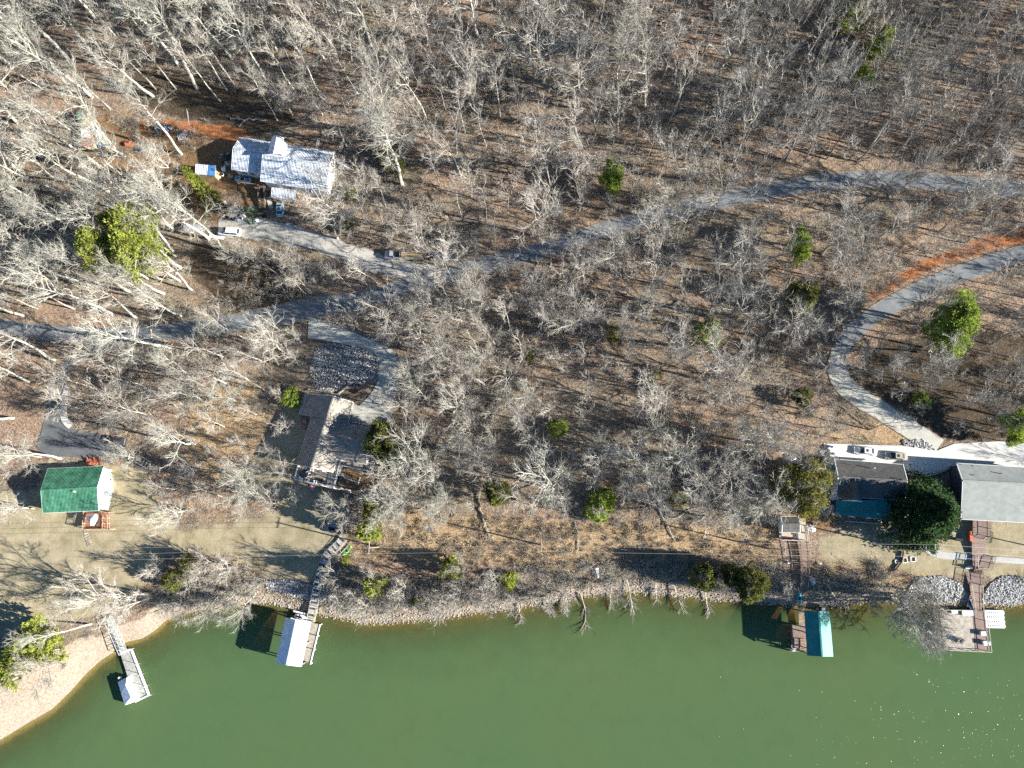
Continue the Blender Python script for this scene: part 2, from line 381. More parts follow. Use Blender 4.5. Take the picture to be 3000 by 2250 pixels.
def zone(polys, n=3):
    z = np.zeros(TX.shape, bool)
    for p in polys: z |= inpoly(TPX, TPY, p)
    return blur(z.astype(float), n)
LAWN = [[(-200,1440),(110,1440),(130,1350),(420,1365),(470,1470),(520,1560),(740,1520),(860,1470),(700,1400),(760,1330),(850,1180),(880,1150),(900,1420),(1010,1450),(1010,1570),(960,1700),(780,1710),(700,1640),(560,1610),(480,1640),(420,1720),(300,1790),(100,1850),(-200,1900)],
        [(2380,1580),(2560,1530),(2700,1520),(3100,1520),(3100,1695),(2700,1690),(2560,1650),(2420,1650)]]
STRAW = [[(1000,1560),(1200,1500),(1500,1520),(1800,1540),(2260,1540),(2290,1660),(2000,1640),(1700,1680),(1400,1640),(1010,1640)],
         [(2420,1270),(2660,1220),(2740,1300),(2620,1300),(2420,1290)], [(560,1150),(740,1100),(800,1350),(620,1450),(540,1340)],[(2380,1630),(2750,1640),(2750,1700),(2380,1720)]]
CLAY = [[(395,350),(440,345),(470,355),(560,352),(600,365),(640,362),(700,375),(735,405),(690,425),(610,405),(560,400),(500,402),(470,395),(440,400),(405,385)],
        [(2525,878),(2570,838),(2640,800),(2700,762),(2780,738),(2850,705),(2900,690),(3050,672),(3050,705),(2930,722),(2860,745),(2760,775),(2700,800),(2640,835),(2590,865),(2540,885)],
        [(300,520),(340,505),(350,530),(310,545)]]
DIRT = [[(235,325),(320,318),(350,380),(460,400),(560,410),(700,420),(690,470),(770,545),(770,640),(900,700),(820,660),(640,650),(560,620),(470,560),(330,520),(240,440)],
        [(2320,1460),(2460,1480),(2450,1550),(2360,1560),(2320,1540)], [(1000,1370),(1100,1370),(1110,1430),(1010,1440)]]
mA = np.stack([zone(LAWN, 5), zone(CLAY, 2), np.clip(1-np.abs(TD-1.6)/3.4, 0, 1)*blur((TPX < 520).astype(float), 8), np.clip(1-np.abs(TD-.7)/2.3, 0, 1)], -1)
mA[..., 2] = np.clip(mA[..., 2]*1.8+zone([[(0,1990),(120,1930),(250,1860),(330,1880),(250,1990),(120,2110),(-100,2220),(-200,2100)]], 4), 0, 1)
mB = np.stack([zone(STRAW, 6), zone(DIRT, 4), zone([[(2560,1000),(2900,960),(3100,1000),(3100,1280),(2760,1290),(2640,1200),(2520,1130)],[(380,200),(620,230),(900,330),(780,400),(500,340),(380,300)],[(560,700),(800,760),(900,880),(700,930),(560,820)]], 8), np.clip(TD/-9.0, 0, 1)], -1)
# ground material
gm = bpy.data.materials.new('forest_floor_and_lawn'); gm.use_nodes = True; nt = gm.node_tree; gb = nt.nodes['Principled BSDF']
gb.inputs['Roughness'].default_value = .95; gb.inputs['Specular IOR Level'].default_value = .1
geo = nn(nt, 'ShaderNodeNewGeometry')
def noise(sc, det=4, rgh=.6, dist=0.0):
    n = nn(nt, 'ShaderNodeTexNoise'); n.inputs['Scale'].default_value = sc; n.inputs['Detail'].default_value = det; n.inputs['Roughness'].default_value = rgh; n.inputs['Distortion'].default_value = dist
    nt.links.new(geo.outputs['Position'], n.inputs['Vector']); return n.outputs['Fac']
def ramp(f, *st):
    r = nn(nt, 'ShaderNodeValToRGB'); el = r.color_ramp.elements
    while len(el) < len(st): el.new(.5)
    for e, (p, c) in zip(el, st): e.position = p; e.color = (*c, 1)
    nt.links.new(f, r.inputs[0]); return r.outputs[0]
def mixc(f, a, b):
    m = nn(nt, 'ShaderNodeMix', data_type='RGBA'); nt.links.new(f, m.inputs['Factor']); nt.links.new(a, m.inputs['A']); nt.links.new(b, m.inputs['B']); return m.outputs['Result']
def mth(op, a, b=None, clamp=False):
    m = nn(nt, 'ShaderNodeMath', operation=op, use_clamp=clamp)
    for i, x in enumerate((a, b)):
        if x is None: continue
        if isinstance(x, (int, float)): m.inputs[i].default_value = x
        else: nt.links.new(x, m.inputs[i])
    return m.outputs[0]
aA = nn(nt, 'ShaderNodeAttribute', attribute_name='zones_a'); aB = nn(nt, 'ShaderNodeAttribute', attribute_name='zones_b')
sA = nn(nt, 'ShaderNodeSeparateColor'); nt.links.new(aA.outputs['Color'], sA.inputs[0]); sB = nn(nt, 'ShaderNodeSeparateColor'); nt.links.new(aB.outputs['Color'], sB.inputs[0])
nbig = noise(.045, 4, .6); nmid = noise(.35, 5, .65); nfin = noise(2.6, 5, .75); nvf = noise(5.5, 4, .8)
leaf = ramp(nfin, (.30, (.05,.036,.028)), (.44, (.175,.118,.082)), (.56, (.33,.235,.165)), (.69, (.50,.40,.30)))
leaf2 = ramp(nfin, (.28, (.045,.04,.03)), (.44, (.15,.125,.09)), (.58, (.29,.23,.165)), (.72, (.42,.35,.26)))
fl = mixc(ramp(nbig, (.42, (0,0,0)), (.58, (1,1,1))), leaf, leaf2)
fl = mixc(ramp(nmid, (.5, (0,0,0)), (.72, (.55,.55,.55))), fl, ramp(nvf, (.35, (.22,.15,.08)), (.65, (.48,.33,.19))))
lawn = ramp(nmid, (.3, (.20,.175,.095)), (.5, (.33,.275,.17)), (.7, (.44,.37,.25)))
lawn = mixc(ramp(nfin, (.38, (0,0,0)), (.66, (.7,.7,.7))), lawn, ramp(nvf, (.3, (.15,.13,.075)), (.7, (.43,.36,.24))))
straw = ramp(nfin, (.28, (.12,.075,.045)), (.45, (.32,.215,.12)), (.6, (.47,.34,.20)), (.75, (.58,.47,.32)))
clay = ramp(nmid, (.3, (.22,.08,.035)), (.55, (.38,.155,.065)), (.75, (.46,.25,.13)))
dirt = ramp(nfin, (.3, (.12,.07,.04)), (.55, (.24,.15,.08)), (.75, (.33,.22,.13)))
sand = ramp(nfin, (.3, (.24,.17,.11)), (.5, (.42,.335,.25)), (.7, (.56,.49,.39)))
peb = ramp(nvf, (.3, (.14,.10,.065)), (.48, (.32,.245,.17)), (.62, (.47,.39,.30)), (.75, (.58,.52,.43)))
mud = ramp(nmid, (.3, (.13,.085,.04)), (.7, (.24,.15,.07)))
dark_soil = ramp(nfin, (.3, (.03,.024,.018)), (.55, (.10,.075,.05)), (.75, (.20,.15,.10)))  # dark soil tone for the blue channel of the second zone mask
edge = mth('MULTIPLY', mth('SUBTRACT', nmid, .5), 1.1)
def em(x, k=.0): return mth('MULTIPLY', mth('SUBTRACT', mth('ADD', x, edge), .38), 4.0, True)
c = mixc(em(sB.outputs['Blue']), fl, dark_soil)
c = mixc(em(sB.outputs['Red']), c, straw)
c = mixc(em(sB.outputs['Green']), c, dirt)
c = mixc(em(sA.outputs['Red']), c, lawn)
c = mixc(em(sA.outputs['Green']), c, clay)
c = mixc(em(aA.outputs['Alpha']), c, peb)
c = mixc(em(sA.outputs['Blue']), c, sand)
c = mixc(mth('MULTIPLY', aB.outputs['Alpha'], 4.0, True), c, mud)
nt.links.new(c, gb.inputs['Base Color'])
bh = mth('ADD', mth('MULTIPLY', nfin, .55), mth('ADD', mth('MULTIPLY', nvf, .25), mth('MULTIPLY', nmid, 1.0)))
flat = mth('SUBTRACT', 1.0, mth('MULTIPLY', mth('MAXIMUM', sA.outputs['Red'], sA.outputs['Blue']), .75))
bp = nn(nt, 'ShaderNodeBump'); bp.inputs['Distance'].default_value = .42
nt.links.new(flat, bp.inputs['Strength']); nt.links.new(bh, bp.inputs['Height']); nt.links.new(bp.outputs[0], gb.inputs['Normal'])
ground = grid_mesh('ground', XS, YS, TZ, gm); tag(ground, kind='structure')
for nme, arr in (('zones_a', mA), ('zones_b', mB)):
    at_ = ground.data.attributes.new(nme, 'FLOAT_COLOR', 'POINT'); at_.data.foreach_set('color', arr.reshape(-1).astype(np.float32))
# water
wx = axis(-205, 185, 2.2, 900); wy = axis(-120, 60, 2.2, 900); WX, WY = np.meshgrid(wx, wy)
wm = bpy.data.materials.new('green_lake_water'); wm.use_nodes = True; nt = wm.node_tree; wb = nt.nodes['Principled BSDF']
geo = nn(nt, 'ShaderNodeNewGeometry')
wb.inputs['Roughness'].default_value = .09; wb.inputs['IOR'].default_value = 1.33
tint = ramp(noise(.02, 3), (.35, (.075,.129,.053)), (.65, (.086,.129,.050)))
nt.links.new(tint, wb.inputs['Base Color'])
wv = nn(nt, 'ShaderNodeBump'); wv.inputs['Distance'].default_value = .05; wv.inputs['Strength'].default_value = .2
nt.links.new(noise(1.1, 4, .6, .5), wv.inputs['Height'])
# scattered steep little ripples
vo = nn(nt, 'ShaderNodeTexVoronoi'); vo.inputs['Scale'].default_value = .42; nt.links.new(geo.outputs['Position'], vo.inputs['Vector'])
patch = noise(.018, 2)
nt.links.new(wv.outputs[0], wb.inputs['Normal'])
da = nn(nt, 'ShaderNodeAttribute', attribute_name='water_depth')
tr = nn(nt, 'ShaderNodeBsdfTransparent'); tr.inputs[0].default_value = (.85,.80,.55,1); mxs = nn(nt, 'ShaderNodeMixShader')
fac = mth('ADD', mth('MULTIPLY', da.outputs['Fac'], 1.0), mth('MULTIPLY', mth('SUBTRACT', noise(.25, 4), .5), .25), True)
nt.links.new(fac, mxs.inputs[0]); nt.links.new(tr.outputs[0], mxs.inputs[1]); nt.links.new(wb.outputs[0], mxs.inputs[2])
nt.links.new(mxs.outputs[0], nt.nodes['Material Output'].inputs[0])
lake = grid_mesh('lake_water', wx, wy, WX*0, wm); tag(lake, kind='structure')
at_ = lake.data.attributes.new('water_depth', 'FLOAT', 'POINT'); at_.data.foreach_set('value', np.interp(-shore_d(WX, WY), [0, 1, 3, 7, 14], [.12, .35, .6, .85, 1]).ravel().astype(np.float32))
rgw = random.Random(4)
mb = MB()
for i in range(900):      # wavelet faces added for sparkle, tilted sunward so they glint
    px, py = rgw.uniform(1300, 3050), 1965+290*rgw.random()**.75; c = P(px, py, 0)
    if rgw.random() > ((px-1200)/1800)**2.2: continue
    r = rgw.uniform(.018, .045)*(1.6 if rgw.random() < .12 else 1); a = rgw.gauss(0, .16); sl_ = R_(rgw.gauss(18, 4)); L = r*1.6; h = L*math.tan(sl_)
    ca, sa = math.cos(a), math.sin(a); q = lambda x, y, z: (c.x+x*ca-y*sa, c.y+x*sa+y*ca, z)
    k = len(mb.v); mb.v += [q(L/2,-r,.0), q(L/2,r,.0), q(-L/2,r*.8,h), q(-L/2,-r*.8,h), q(-L*.8,-r,-.01), q(-L*.8,r,-.01)]
    mb.f += [(k,k+1,k+2,k+3), (k+3,k+2,k+5,k+4)]
rip = bpy.data.materials.new('glint_water'); rip.use_nodes = True; rb_ = rip.node_tree.nodes['Principled BSDF']; rb_.inputs['Base Color'].default_value = (.074,.122,.05,1); rb_.inputs['Roughness'].default_value = .27; rb_.inputs['IOR'].default_value = 1.33; rb_.inputs['Specular IOR Level'].default_value = .6
o = mb.build('glint_ripples', rip); tag(o, 'tiny ripple crests added for sun glints on the open lake water', kind='stuff')
# roads, drives, paths
def road_mat(name, c1, c2, bump=.02, sc=.5, leafy=.70):
    m = bpy.data.materials.new(name); m.use_nodes = True
    global nt, geo
    nt = m.node_tree; geo = nn(nt, 'ShaderNodeNewGeometry'); b = nt.nodes['Principled BSDF']; b.inputs['Roughness'].default_value = .9
    a = ramp(noise(sc, 6, .65, .4), (.35, c1), (.65, c2)); f = ramp(noise(4, 4, .7), (.35, tuple(x*.75 for x in c1)), (.7, tuple(min(1, x*1.15) for x in c2)))
    mm = nn(nt, 'ShaderNodeMix', data_type='RGBA'); mm.inputs['Factor'].default_value = .45; nt.links.new(a, mm.inputs['A']); nt.links.new(f, mm.inputs['B'])
    ed = nn(nt, 'ShaderNodeAttribute', attribute_name='edge')
    lf = mth('MULTIPLY', mth('SUBTRACT', mth('ADD', mth('MULTIPLY', mth('POWER', ed.outputs['Fac'], 3.0), .42), mth('MULTIPLY', noise(.9, 6, .75, .3), 1.0)), leafy), 5.0, True)
    nt.links.new(mixc(lf, mm.outputs['Result'], ramp(noise(3, 4, .7), (.35, (.12,.085,.06)), (.65, (.34,.26,.18)))), b.inputs['Base Color']); bb = nn(nt, 'ShaderNodeBump'); bb.inputs['Distance'].default_value = bump
    nt.links.new(noise(4, 4, .7), bb.inputs['Height']); nt.links.new(bb.outputs[0], b.inputs['Normal']); return m
asph = road_mat('worn_asphalt', (.12,.135,.145), (.22,.23,.23)); asphd = road_mat('dark_asphalt', (.075,.08,.085), (.13,.135,.135))
grav = road_mat('gravel_drive', (.34,.31,.255), (.58,.55,.48), .04, leafy=.78); conc = road_mat('driveway_concrete', (.42,.41,.34), (.54,.52,.44), .01, leafy=.74)
concw = road_mat('bright_concrete', (.50,.485,.44), (.66,.64,.585), .008, leafy=9); slabm = road_mat('path_concrete', (.36,.36,.33), (.46,.45,.41), .01, leafy=9)
ROADS = []
MAIN = [(-120,930),(0,956),(100,970),(250,982),(400,982),(520,970),(640,955),(794,928),(900,908),(987,892),(1060,877),(1123,860),(1225,828),(1310,805),(1394,782),(1500,757),(1551,745),(1635,717),(1737,685),(1839,655),(1975,619),(2076,595),(2250,560),(2420,533),(2555,524),(2690,530),(2826,542),(2995,556),(3150,575)]
_, c1 = strip('road', MAIN, [4.0,4.0,4.0,4.3,4.6,4.6,4.6,5.2,5.4,4.6,4.2,4.2,4.4,4.2,4.2,4.2]+[4.2]*12, asph, .10); ROADS.append((c1, 3.6))
_, c2 = strip('side_road', [(3150,700),(3000,742),(2894,775),(2820,800),(2760,822),(2660,868),(2580,912),(2520,955),(2478,1000),(2458,1040)], [4.2]*10, asph, .085); ROADS.append((c2, 3.4))
_, c3 = strip('concrete_driveway', [(2461,1036),(2452,1075),(2468,1120),(2510,1160),(2580,1203),(2650,1248),(2705,1282),(2748,1312)], [4.0,4.3,4.6,4.5,4.3,4.2,4.2,4.4], conc, .13, wob=0); ROADS.append((c3, 3.2))
_, c4 = strip('gravel_driveway', [(1300,806),(1230,795),(1160,782),(1090,768),(1020,742),(950,715),(880,696),(800,678),(720,668),(640,672)], [3.6,4.2,4.6,5.0,4.6,4.4,4.6,5.2,5.0,4.2], grav, .075, wob=1); ROADS.append((c4, 3.4))
_, c5 = strip('parking_lane', [(330,1010),(260,1035),(200,1070),(172,1120),(166,1170)], [3,3,3.2,3.6,4.0], asphd, .075); ROADS.append((c5, 2.4))
DRV = [(905,935),(940,938),(987,952),(1055,982),(1110,1004),(1150,1026),(1170,1062),(1174,1096),(1165,1130),(1152,1175),(1145,1232),(1130,1254),(1021,1237),(1036,1183),(1050,1190),(1075,1168),(1092,1147),(1106,1120),(1112,1090),(1112,1060),(1104,1042),(1085,1030),(1050,1016),(974,1001),(902,990)]
pad('curved_driveway', DRV, conc, .14)
PARK = [(150,1150),(138,1195),(124,1255),(108,1312),(132,1332),(180,1338),(330,1345),(372,1340),(365,1290),(325,1276),(270,1267),(212,1257),(184,1228),(182,1180),(188,1140)]
pad('parking_area', PARK, asphd, .09)
strip('kerb', [(196,1130),(190,1165),(186,1205),(192,1232),(210,1250)], [.9,1.1,1.3,1.5,1.4], concw, .22, wob=0)
APR = [(2413,1300),(2640,1306),(2745,1320),(2795,1300),(2985,1290),(3120,1288),(3120,1376),(2803,1366),(2783,1367),(2760,1378),(2735,1386),(2700,1390),(2655,1378),(2640,1372),(2445,1352),(2425,1345),(2413,1325)]
pad('concrete_apron', APR, concw, .15)
strip('footpath', [(2700,1596),(2728,1617),(2765,1627),(2850,1632)], [1.4,1.5,1.5,1.5], slabm, .12, wob=0)
strip('footpath', [(2908,1639),(2960,1642),(3080,1652)], [1.2,1.2,1.2], slabm, .12, wob=0)
# ------------------------------------------------------------ houses
def house(name, px, py, label, cat='house', floor=None):
    g = G(px, py); t = thing(name, g, label, cat); FLOOR[t.name] = g.z if floor is None else g.z+floor; return t, FLOOR[t.name]
# green roofed cottage, left
hg, z0 = house('cottage', 215, 1435, 'white cottage with ribbed green metal roof beside the lawn')
gg = gable(hg, (140,1373), (303,1366), (119,1436.5), (284,1428), (124,1503), (288,1496), z0+3.3, z0+6.0, z0+3.3, MT['greenmetal'], MT['whitewall'], z0-2.5, ribs=.31,
      windows=[('e', .3, 1.4, 1.1, 1.1), ('e', .62, 1.4, 1.1, 1.1), ('s', .3, 1.4, 1.6, 1.2), ('s', .65, 1.4, 1.6, 1.2), ('n', .4, 1.4, 1.0, 1.0)])
q = P(218, 1440, z0+5.9); MB().cyl(q, .14, .7).build('vent_pipe', MT['trim'], gg['roof'])
for nm, (px, py), sz, lab in (('porch_steps', (281,1354), (3.0, 1.5), 0), ('side_steps', (297,1477), (1.1, 2.6), 0)):
    g = G(px, py, .1)
    for k in range(4):
        if nm == 'porch_steps': MB().box((g.x-1.1+k*.75, g.y, g.z+.2+.18*(3-k)), (.72, sz[1], .14)).build('step', MT['brick'], hg)
        else: MB().box((g.x, g.y-1.0+k*.62, g.z+.2+.2*k), (sz[0], .58, .14)).build('step', MT['brick'], hg)
g = G(281, 1354); 
for dx in (-1.5, .1, 1.5):
    MB().bar((g.x+dx, g.y-.5, g.z+.4), (g.x+dx, g.y+1.1, g.z+1.3), .16).build('step_rail', MT['brick'], hg)
ac = thing('air_conditioner', G(327,1406), 'grey air conditioner unit against the white cottage east wall', 'air conditioner')
g = ORI[ac.name]; MB().box((g.x, g.y, g.z+.4), (.95, .95, .8)).build('case', MT['carsilver'], ac); MB().cyl((g.x, g.y, g.z+.82), .33, .06, 14).build('fan_grille', MT['black'], ac)
dk = thing('deck', G(285,1527), 'red brown wooden deck with tan rails below the green roofed cottage', 'deck'); zD = z0+.6
D = [P(252,1500,zD), P(320,1502,zD), P(322,1550,zD), P(248,1551,zD)]
planks(dk, (D[0], D[1], D[2], D[3]), 20, MT['deckred'], .08)
railing(dk, [D[0], D[3], D[2], D[1]], MT['deckrail'], .95, 1.4); posts(dk, D, MT['deckrail'], 3)
railing(dk, [P(309,1502,zD), P(307,1549,zD)], MT['deckrail'], .95, 1.4)
um = thing('patio_umbrella', P(286,1522,zD), 'white patio umbrella, half folded, on the red brown deck', 'umbrella')
g = P(286,1522,zD); mb = MB(); n = 10
ring = [Vector((g.x+(1.4 if i % 3 else 1.0)*math.cos(i*math.tau/n), g.y+(1.4 if i % 3 else 1.0)*math.sin(i*math.tau/n), g.z+1.75+(.0 if i % 2 else -.15))) for i in range(n)]
mb.add([Vector((g.x, g.y, g.z+2.5))]+ring, [(0, i+1, (i+1) % n+1) for i in range(n)]).build('canopy', MT['tarpwhite'], um); MB().bar(g, g+Vector((0,0,2.55)), .07).build('pole', MT['alu'], um)
pt = thing('patio_table', P(292,1528,zD), 'round dark patio table under the white umbrella', 'table'); g = P(292,1528,zD)
MB().cyl((g.x, g.y, g.z+.72), .6, .05, 16).build('table_top', MT['wooddk'], pt); MB().bar(g, g+Vector((0,0,.7)), .12).build('leg', MT['wooddk'], pt)
for i, (x, y) in enumerate([(251,1556),(252,1563),(254,1570),(256,1577),(258,1584),(260,1591),(262,1597)]):
    g = G(x, y, .03); a = R_(15+i*2)
    tag(MB().prism([(g.x+dx*math.cos(a)-dy*math.sin(a), g.y+dx*math.sin(a)+dy*math.cos(a)) for dx, dy in ((-.5,-.2),(.45,-.22),(.52,.18),(-.44,.22))], g.z-.05, g.z+.06).build('stepping_stone', MT['pebble']),
        ['top','second','third','fourth','fifth','sixth','bottom'][i]+' stepping stone of the short row below the red brown deck', 'stone', 'stepping stones below the deck')
# metal roofed house, upper left
hm, z0 = house('farmhouse', 830, 490, 'long white house with ribbed galvanised metal roof and small tower')
FLOOR[hm.name] = z0
w1 = gable(hm, (703,402), (796,417), (682,434), (775,447), (678,496), (766,509), z0+3.0, z0+4.6, z0+3.0, MT['greymetal'], MT['whitewall'], z0-2, ribs=.36, windows=[('s', .3, 1.4, 1.2, 1.1), ('s', .6, 1.4, 1.2, 1.1)])
w2 = gable(hm, (790,416), (978,446), (769,451), (965,482), (763,530), (953,560), z0+3.8, z0+5.8, z0+3.8, MT['greymetal'], MT['whitewall'], z0-2, ribs=.36, windows=[('e', .3, 1.6, 1.2, 1.2), ('e', .7, 1.6, 1.2, 1.2), ('s', .4, 1.6, 1.4, 1.2), ('s', .7, 1.6, 1.4, 1.2)])
tw = MB(); zt = z0+7.2; A_, B_, C_, D_, E_, F_ = P(786.5,443.5,zt), P(796.5,400,zt), P(811,396.5,zt+.9), P(801,450,zt+.9), P(832,404,zt), P(822,450,zt)
MB().slab([A_, B_, C_, D_], .12).slab([D_, C_, E_, F_], .12).build('tower_roof', MT['whitemetal'], hm)
i_ = lambda p, c, k=.12: p.lerp(c, k)
cc = (A_+B_+E_+F_)/4
b4 = [i_(p, cc) for p in (A_, F_, E_, B_)]
tw.add([p-Vector((0,0,.1)) for p in b4]+[Vector((p.x, p.y, z0+3)) for p in b4]+[i_(D_, cc)-Vector((0,0,.15)), i_(C_, cc)-Vector((0,0,.15))], [(0,1,5,4),(1,2,6,5),(2,3,7,6),(3,0,4,7),(1,0,8),(3,2,9)]).build('tower_wall', MT['whitewall'], hm)
for a, b in (((925,452),(933,408)), ((543,315),(560,395))):
    roofl = a[0] > 800
    g1 = P(*a, z0+4.9) if roofl else G(560,395,.2); g2 = P(*b, z0+8.8) if roofl else P(548, 322, G(560,395).z+8)
    ld = thing('ladder', g1, 'pale ladder leaning on the metal house roof edge' if roofl else 'tall silver ladder standing over the red clay bank', 'ladder')
    dd = (g2-g1); s_ = Vector((dd.y, -dd.x, 0)).normalized()*.28 if Vector((dd.x,dd.y,0)).length > .1 else Vector((.28,0,0))
    mb = MB(); mb.bar(g1-s_, g2-s_, .09); mb.bar(g1+s_, g2+s_, .09); mb.build('rail', MT['alu'], ld)
    r = MB(); n = int(dd.length/.4)
    for i in range(1, n): c_ = g1.lerp(g2, i/n); r.bar(c_-s_, c_+s_, .05)
    r.build('rung', MT['alu'], ld, kind='stuff')
pr = thing('porch_roof', P(830,567,z0+1.5), 'low ribbed metal porch roof south of the metal roofed house', 'porch'); zp = z0+1.6
Q = [P(797,549,zp+.5), P(866,556,zp+.5), P(864,586,zp), P(794,578,zp)]; MB().slab(Q, .1).build('roof', MT['greymetal'], pr)
r = MB(); 
for i in range(17): f = i/16; r.bar(Q[0].lerp(Q[1], f)+Vector((0,0,.04)), Q[3].lerp(Q[2], f)+Vector((0,0,.04)), .07)
r.build('roof_rib', MT['greymetal'], pr, kind='stuff'); posts(pr, [Q[0].lerp(Q[2], .05), Q[1].lerp(Q[3], .05), Q[2].lerp(Q[0], .05), Q[3].lerp(Q[1], .05)], MT['wood'], 4)
st = thing('stairway', G(770,575), 'dark wooden stair running down beside the porch roof', 'stairs')
a, b = P(768,545,z0+.8), G(771,612,.2)
for i in range(16):
    c_ = a.lerp(b, i/15); MB().box(c_, (1.3, .34, .06)).build('tread', MT['wooddk'], st)
mb = MB(); mb.bar(a+Vector((-.7,0,0)), b+Vector((-.7,0,0)), .1, .25); mb.bar(a+Vector((.7,0,0)), b+Vector((.7,0,0)), .1, .25); mb.build('stringer', MT['wood'], st)
railing(st, [a+Vector((-.75,0,0)), b+Vector((-.75,0,0))], MT['wood'], .9, 1.5, False); railing(st, [P(700,539,z0+.3), P(757,545,z0+.6), a+Vector((.75,0,0)), b+Vector((.75,0,0))], MT['wood'], .9, 1.8, False, name='railing')
def shed(name, quad, zr_, lab, roofm, wallm, drop=2.4, ribs=True):
    c_ = G(sum(p[0] for p in quad)/4, sum(p[1] for p in quad)/4); t = thing(name, c_, lab, 'shed'); z = c_.z+drop
    Q = [P(*quad[0], z+zr_), P(*quad[1], z+zr_), P(*quad[2], z), P(*quad[3], z)]
    rf = MB().slab(Q, .1).build('roof', roofm, t); cen = sum(Q, Vector())/4; ins = [p.lerp(cen, .1)-Vector((0,0,.12)) for p in Q]
    MB().add(ins+[Vector((p.x, p.y, c_.z-.6)) for p in ins], [(0,1,5,4),(1,2,6,5),(2,3,7,6),(3,0,4,7)]).build('wall', wallm, t)
    if ribs:
        r = MB()
        for i in range(13): f = i/12; r.bar(Q[0].lerp(Q[1], f)+Vector((0,0,.03)), Q[3].lerp(Q[2], f)+Vector((0,0,.03)), .06)
        r.build('roof_rib', roofm, rf, kind='stuff')
    return t
s1 = shed('shed', [(574,480),(632,485),(629,515),(572,510)], .3, 'small shed with pale blue ribbed roof and yellow plywood wall', MT['greymetal'], MT['tanwall'])
z = G(604,497).z+2.4; MB().slab([P(612,483,z+.36), P(632,485,z+.38), P(629,515,z+.08), P(608,513,z+.06)], .04).build('blue_sheet', MT['tarpblue'], s1)
s2 = shed('shed', [(224,332),(252,322),(256,352),(232,362)], .4, 'small shed with dark green roof in the upper left clearing', MT['greenmetal'], MT['tanwall'])
shed('lean_to', [(238,372),(262,374),(262,404),(238,402)], .2, 'lean-to with white and rusty red sheet roof below the green roofed shed', MT['whitemetal'], MT['rustroof'], 1.6)
shed('lean_to', [(236,406),(270,404),(276,428),(237,430)], .2, 'rusty red sheet lean-to, lower of the two in the upper left clearing', MT['rustroof'], MT['tanwall'], 1.3)
# house in the middle: two tan-grey slopes with a wing
hc, z0 = house('lake_house', 940, 1270, 'long low house with broad tan-grey shingle roof and white railed decks')
ze, zr = z0+2.6, z0+6.4
Rn, Rs = P(977.5,1160,zr), P(911,1370,zr)
W = [P(894,1153,ze-.6), P(876,1212,ze-.6), P(912.5,1219.5,ze+.25), P(869.5,1361,ze)]
E = [P(1035,1179,ze), P(1019.7,1240,ze)]
Sw = [P(975,1383,ze), P(985,1343,ze)]
Kn, Ke = P(950,1275,zr-.15), P(1076,1302,zr-.2)
Wn, Ws = P(1102,1259,ze), P(1073,1361,ze)
roof = MB()
roof.slab([Rn, W[0], W[1], Rn.lerp(Rs, .32)], .16); roof.slab([Rn.lerp(Rs, .30), W[2], W[3], Rs], .155)
roof.slab([Rn, E[0], E[1], Rn.lerp(Rs, .42)], .16); roof.slab([Rn.lerp(Rs, .42), E[1], Kn], .16)
roof.slab([Kn, E[1], Wn, Ke], .16); roof.slab([Kn, Ke, Ws, Sw[1]], .16); roof.slab([Rn.lerp(Rs, .42), Kn, Sw[1], Rs.lerp(Rn, .1)], .16); roof.slab([Rs.lerp(Rn, .1), Sw[1], Sw[0], Rs], .16)
rfc = roof.build('roof', MT['shinglet'], hc)
t = MB()
for a, b in ((W[0], W[1]), (W[2], W[3]), (Rn, E[0]), (Rn, W[0]), (E[0], E[1]), (E[1], Wn), (Wn, Ke), (Ke, Ws), (Ws, Sw[1]), (Sw[1], Sw[0]), (Sw[0], Rs), (Rs, W[3]), (W[1], W[2])): t.bar(a-Vector((0,0,.1)), b-Vector((0,0,.1)), .14, .2)
t.build('fascia', MT['trim'], hc); MB().bar(Rn+Vector((0,0,.04)), Rs+Vector((0,0,.04)), .3, .06).bar(Kn+Vector((0,0,.04)), Ke+Vector((0,0,.04)), .3, .06).build('ridge_cap', MT['shinglet'], hc)
cen = (Rn+Rs)/2
def ins(p, c, k): v = p.lerp(c, k); return v
wl = MB()
def wallring(ring, zt):
    n = len(ring); vv = [Vector((p.x, p.y, zt)) for p in ring]+[Vector((p.x, p.y, z0-2.5)) for p in ring]
    wl.add(vv, [(i, (i+1) % n, (i+1) % n+n, i+n) for i in range(n)]+[tuple(range(n))])
c1_ = (W[0]+E[0]+W[1]+E[1])/4; wallring([ins(p, c1_, .08) for p in (W[0], E[0], E[1], W[1])], z0+2.3)
c2_ = (W[2]+W[3]+Sw[0]+E[1])/4; wallring([ins(p, c2_, .08) for p in (W[2], E[1], Sw[1], Sw[0], W[3])], z0+2.7)
c3_ = (Wn+Ws+Sw[1]+E[1])/4; wallring([ins(p, c3_, .08) for p in (E[1], Wn, Ws, Sw[1])], z0+2.7)
wl.build('wall', MT['whitewall'], hc)
g = P(1100, 1310, z0+1.2); window_on(hc, ins(Wn, c3_, .08), ins(Ws, c3_, .08), .3, z0+1.5, 1.4, 1.2, (1,-.3,0)); window_on(hc, ins(Wn, c3_, .08), ins(Ws, c3_, .08), .7, z0+1.5, 1.4, 1.2, (1,-.3,0)); window_on(hc, ins(E[0], c1_, .08), ins(E[1], c1_, .08), .5, z0+1.2, 4.5, 2.0, (1,-.3,0))
for x, y in ((923,1241),(972,1305)): q = P(x, y, z0+4.4); MB().cyl(q, .12, .6).build('vent_pipe', MT['trim'], hc)
dc = thing('deck', G(935,1400), 'long white railed deck with patio furniture below the tan-grey roof', 'deck'); zd = z0+.3
D = [P(877,1366,zd), P(975,1386,zd), P(966,1428,zd), P(866,1405,zd)]
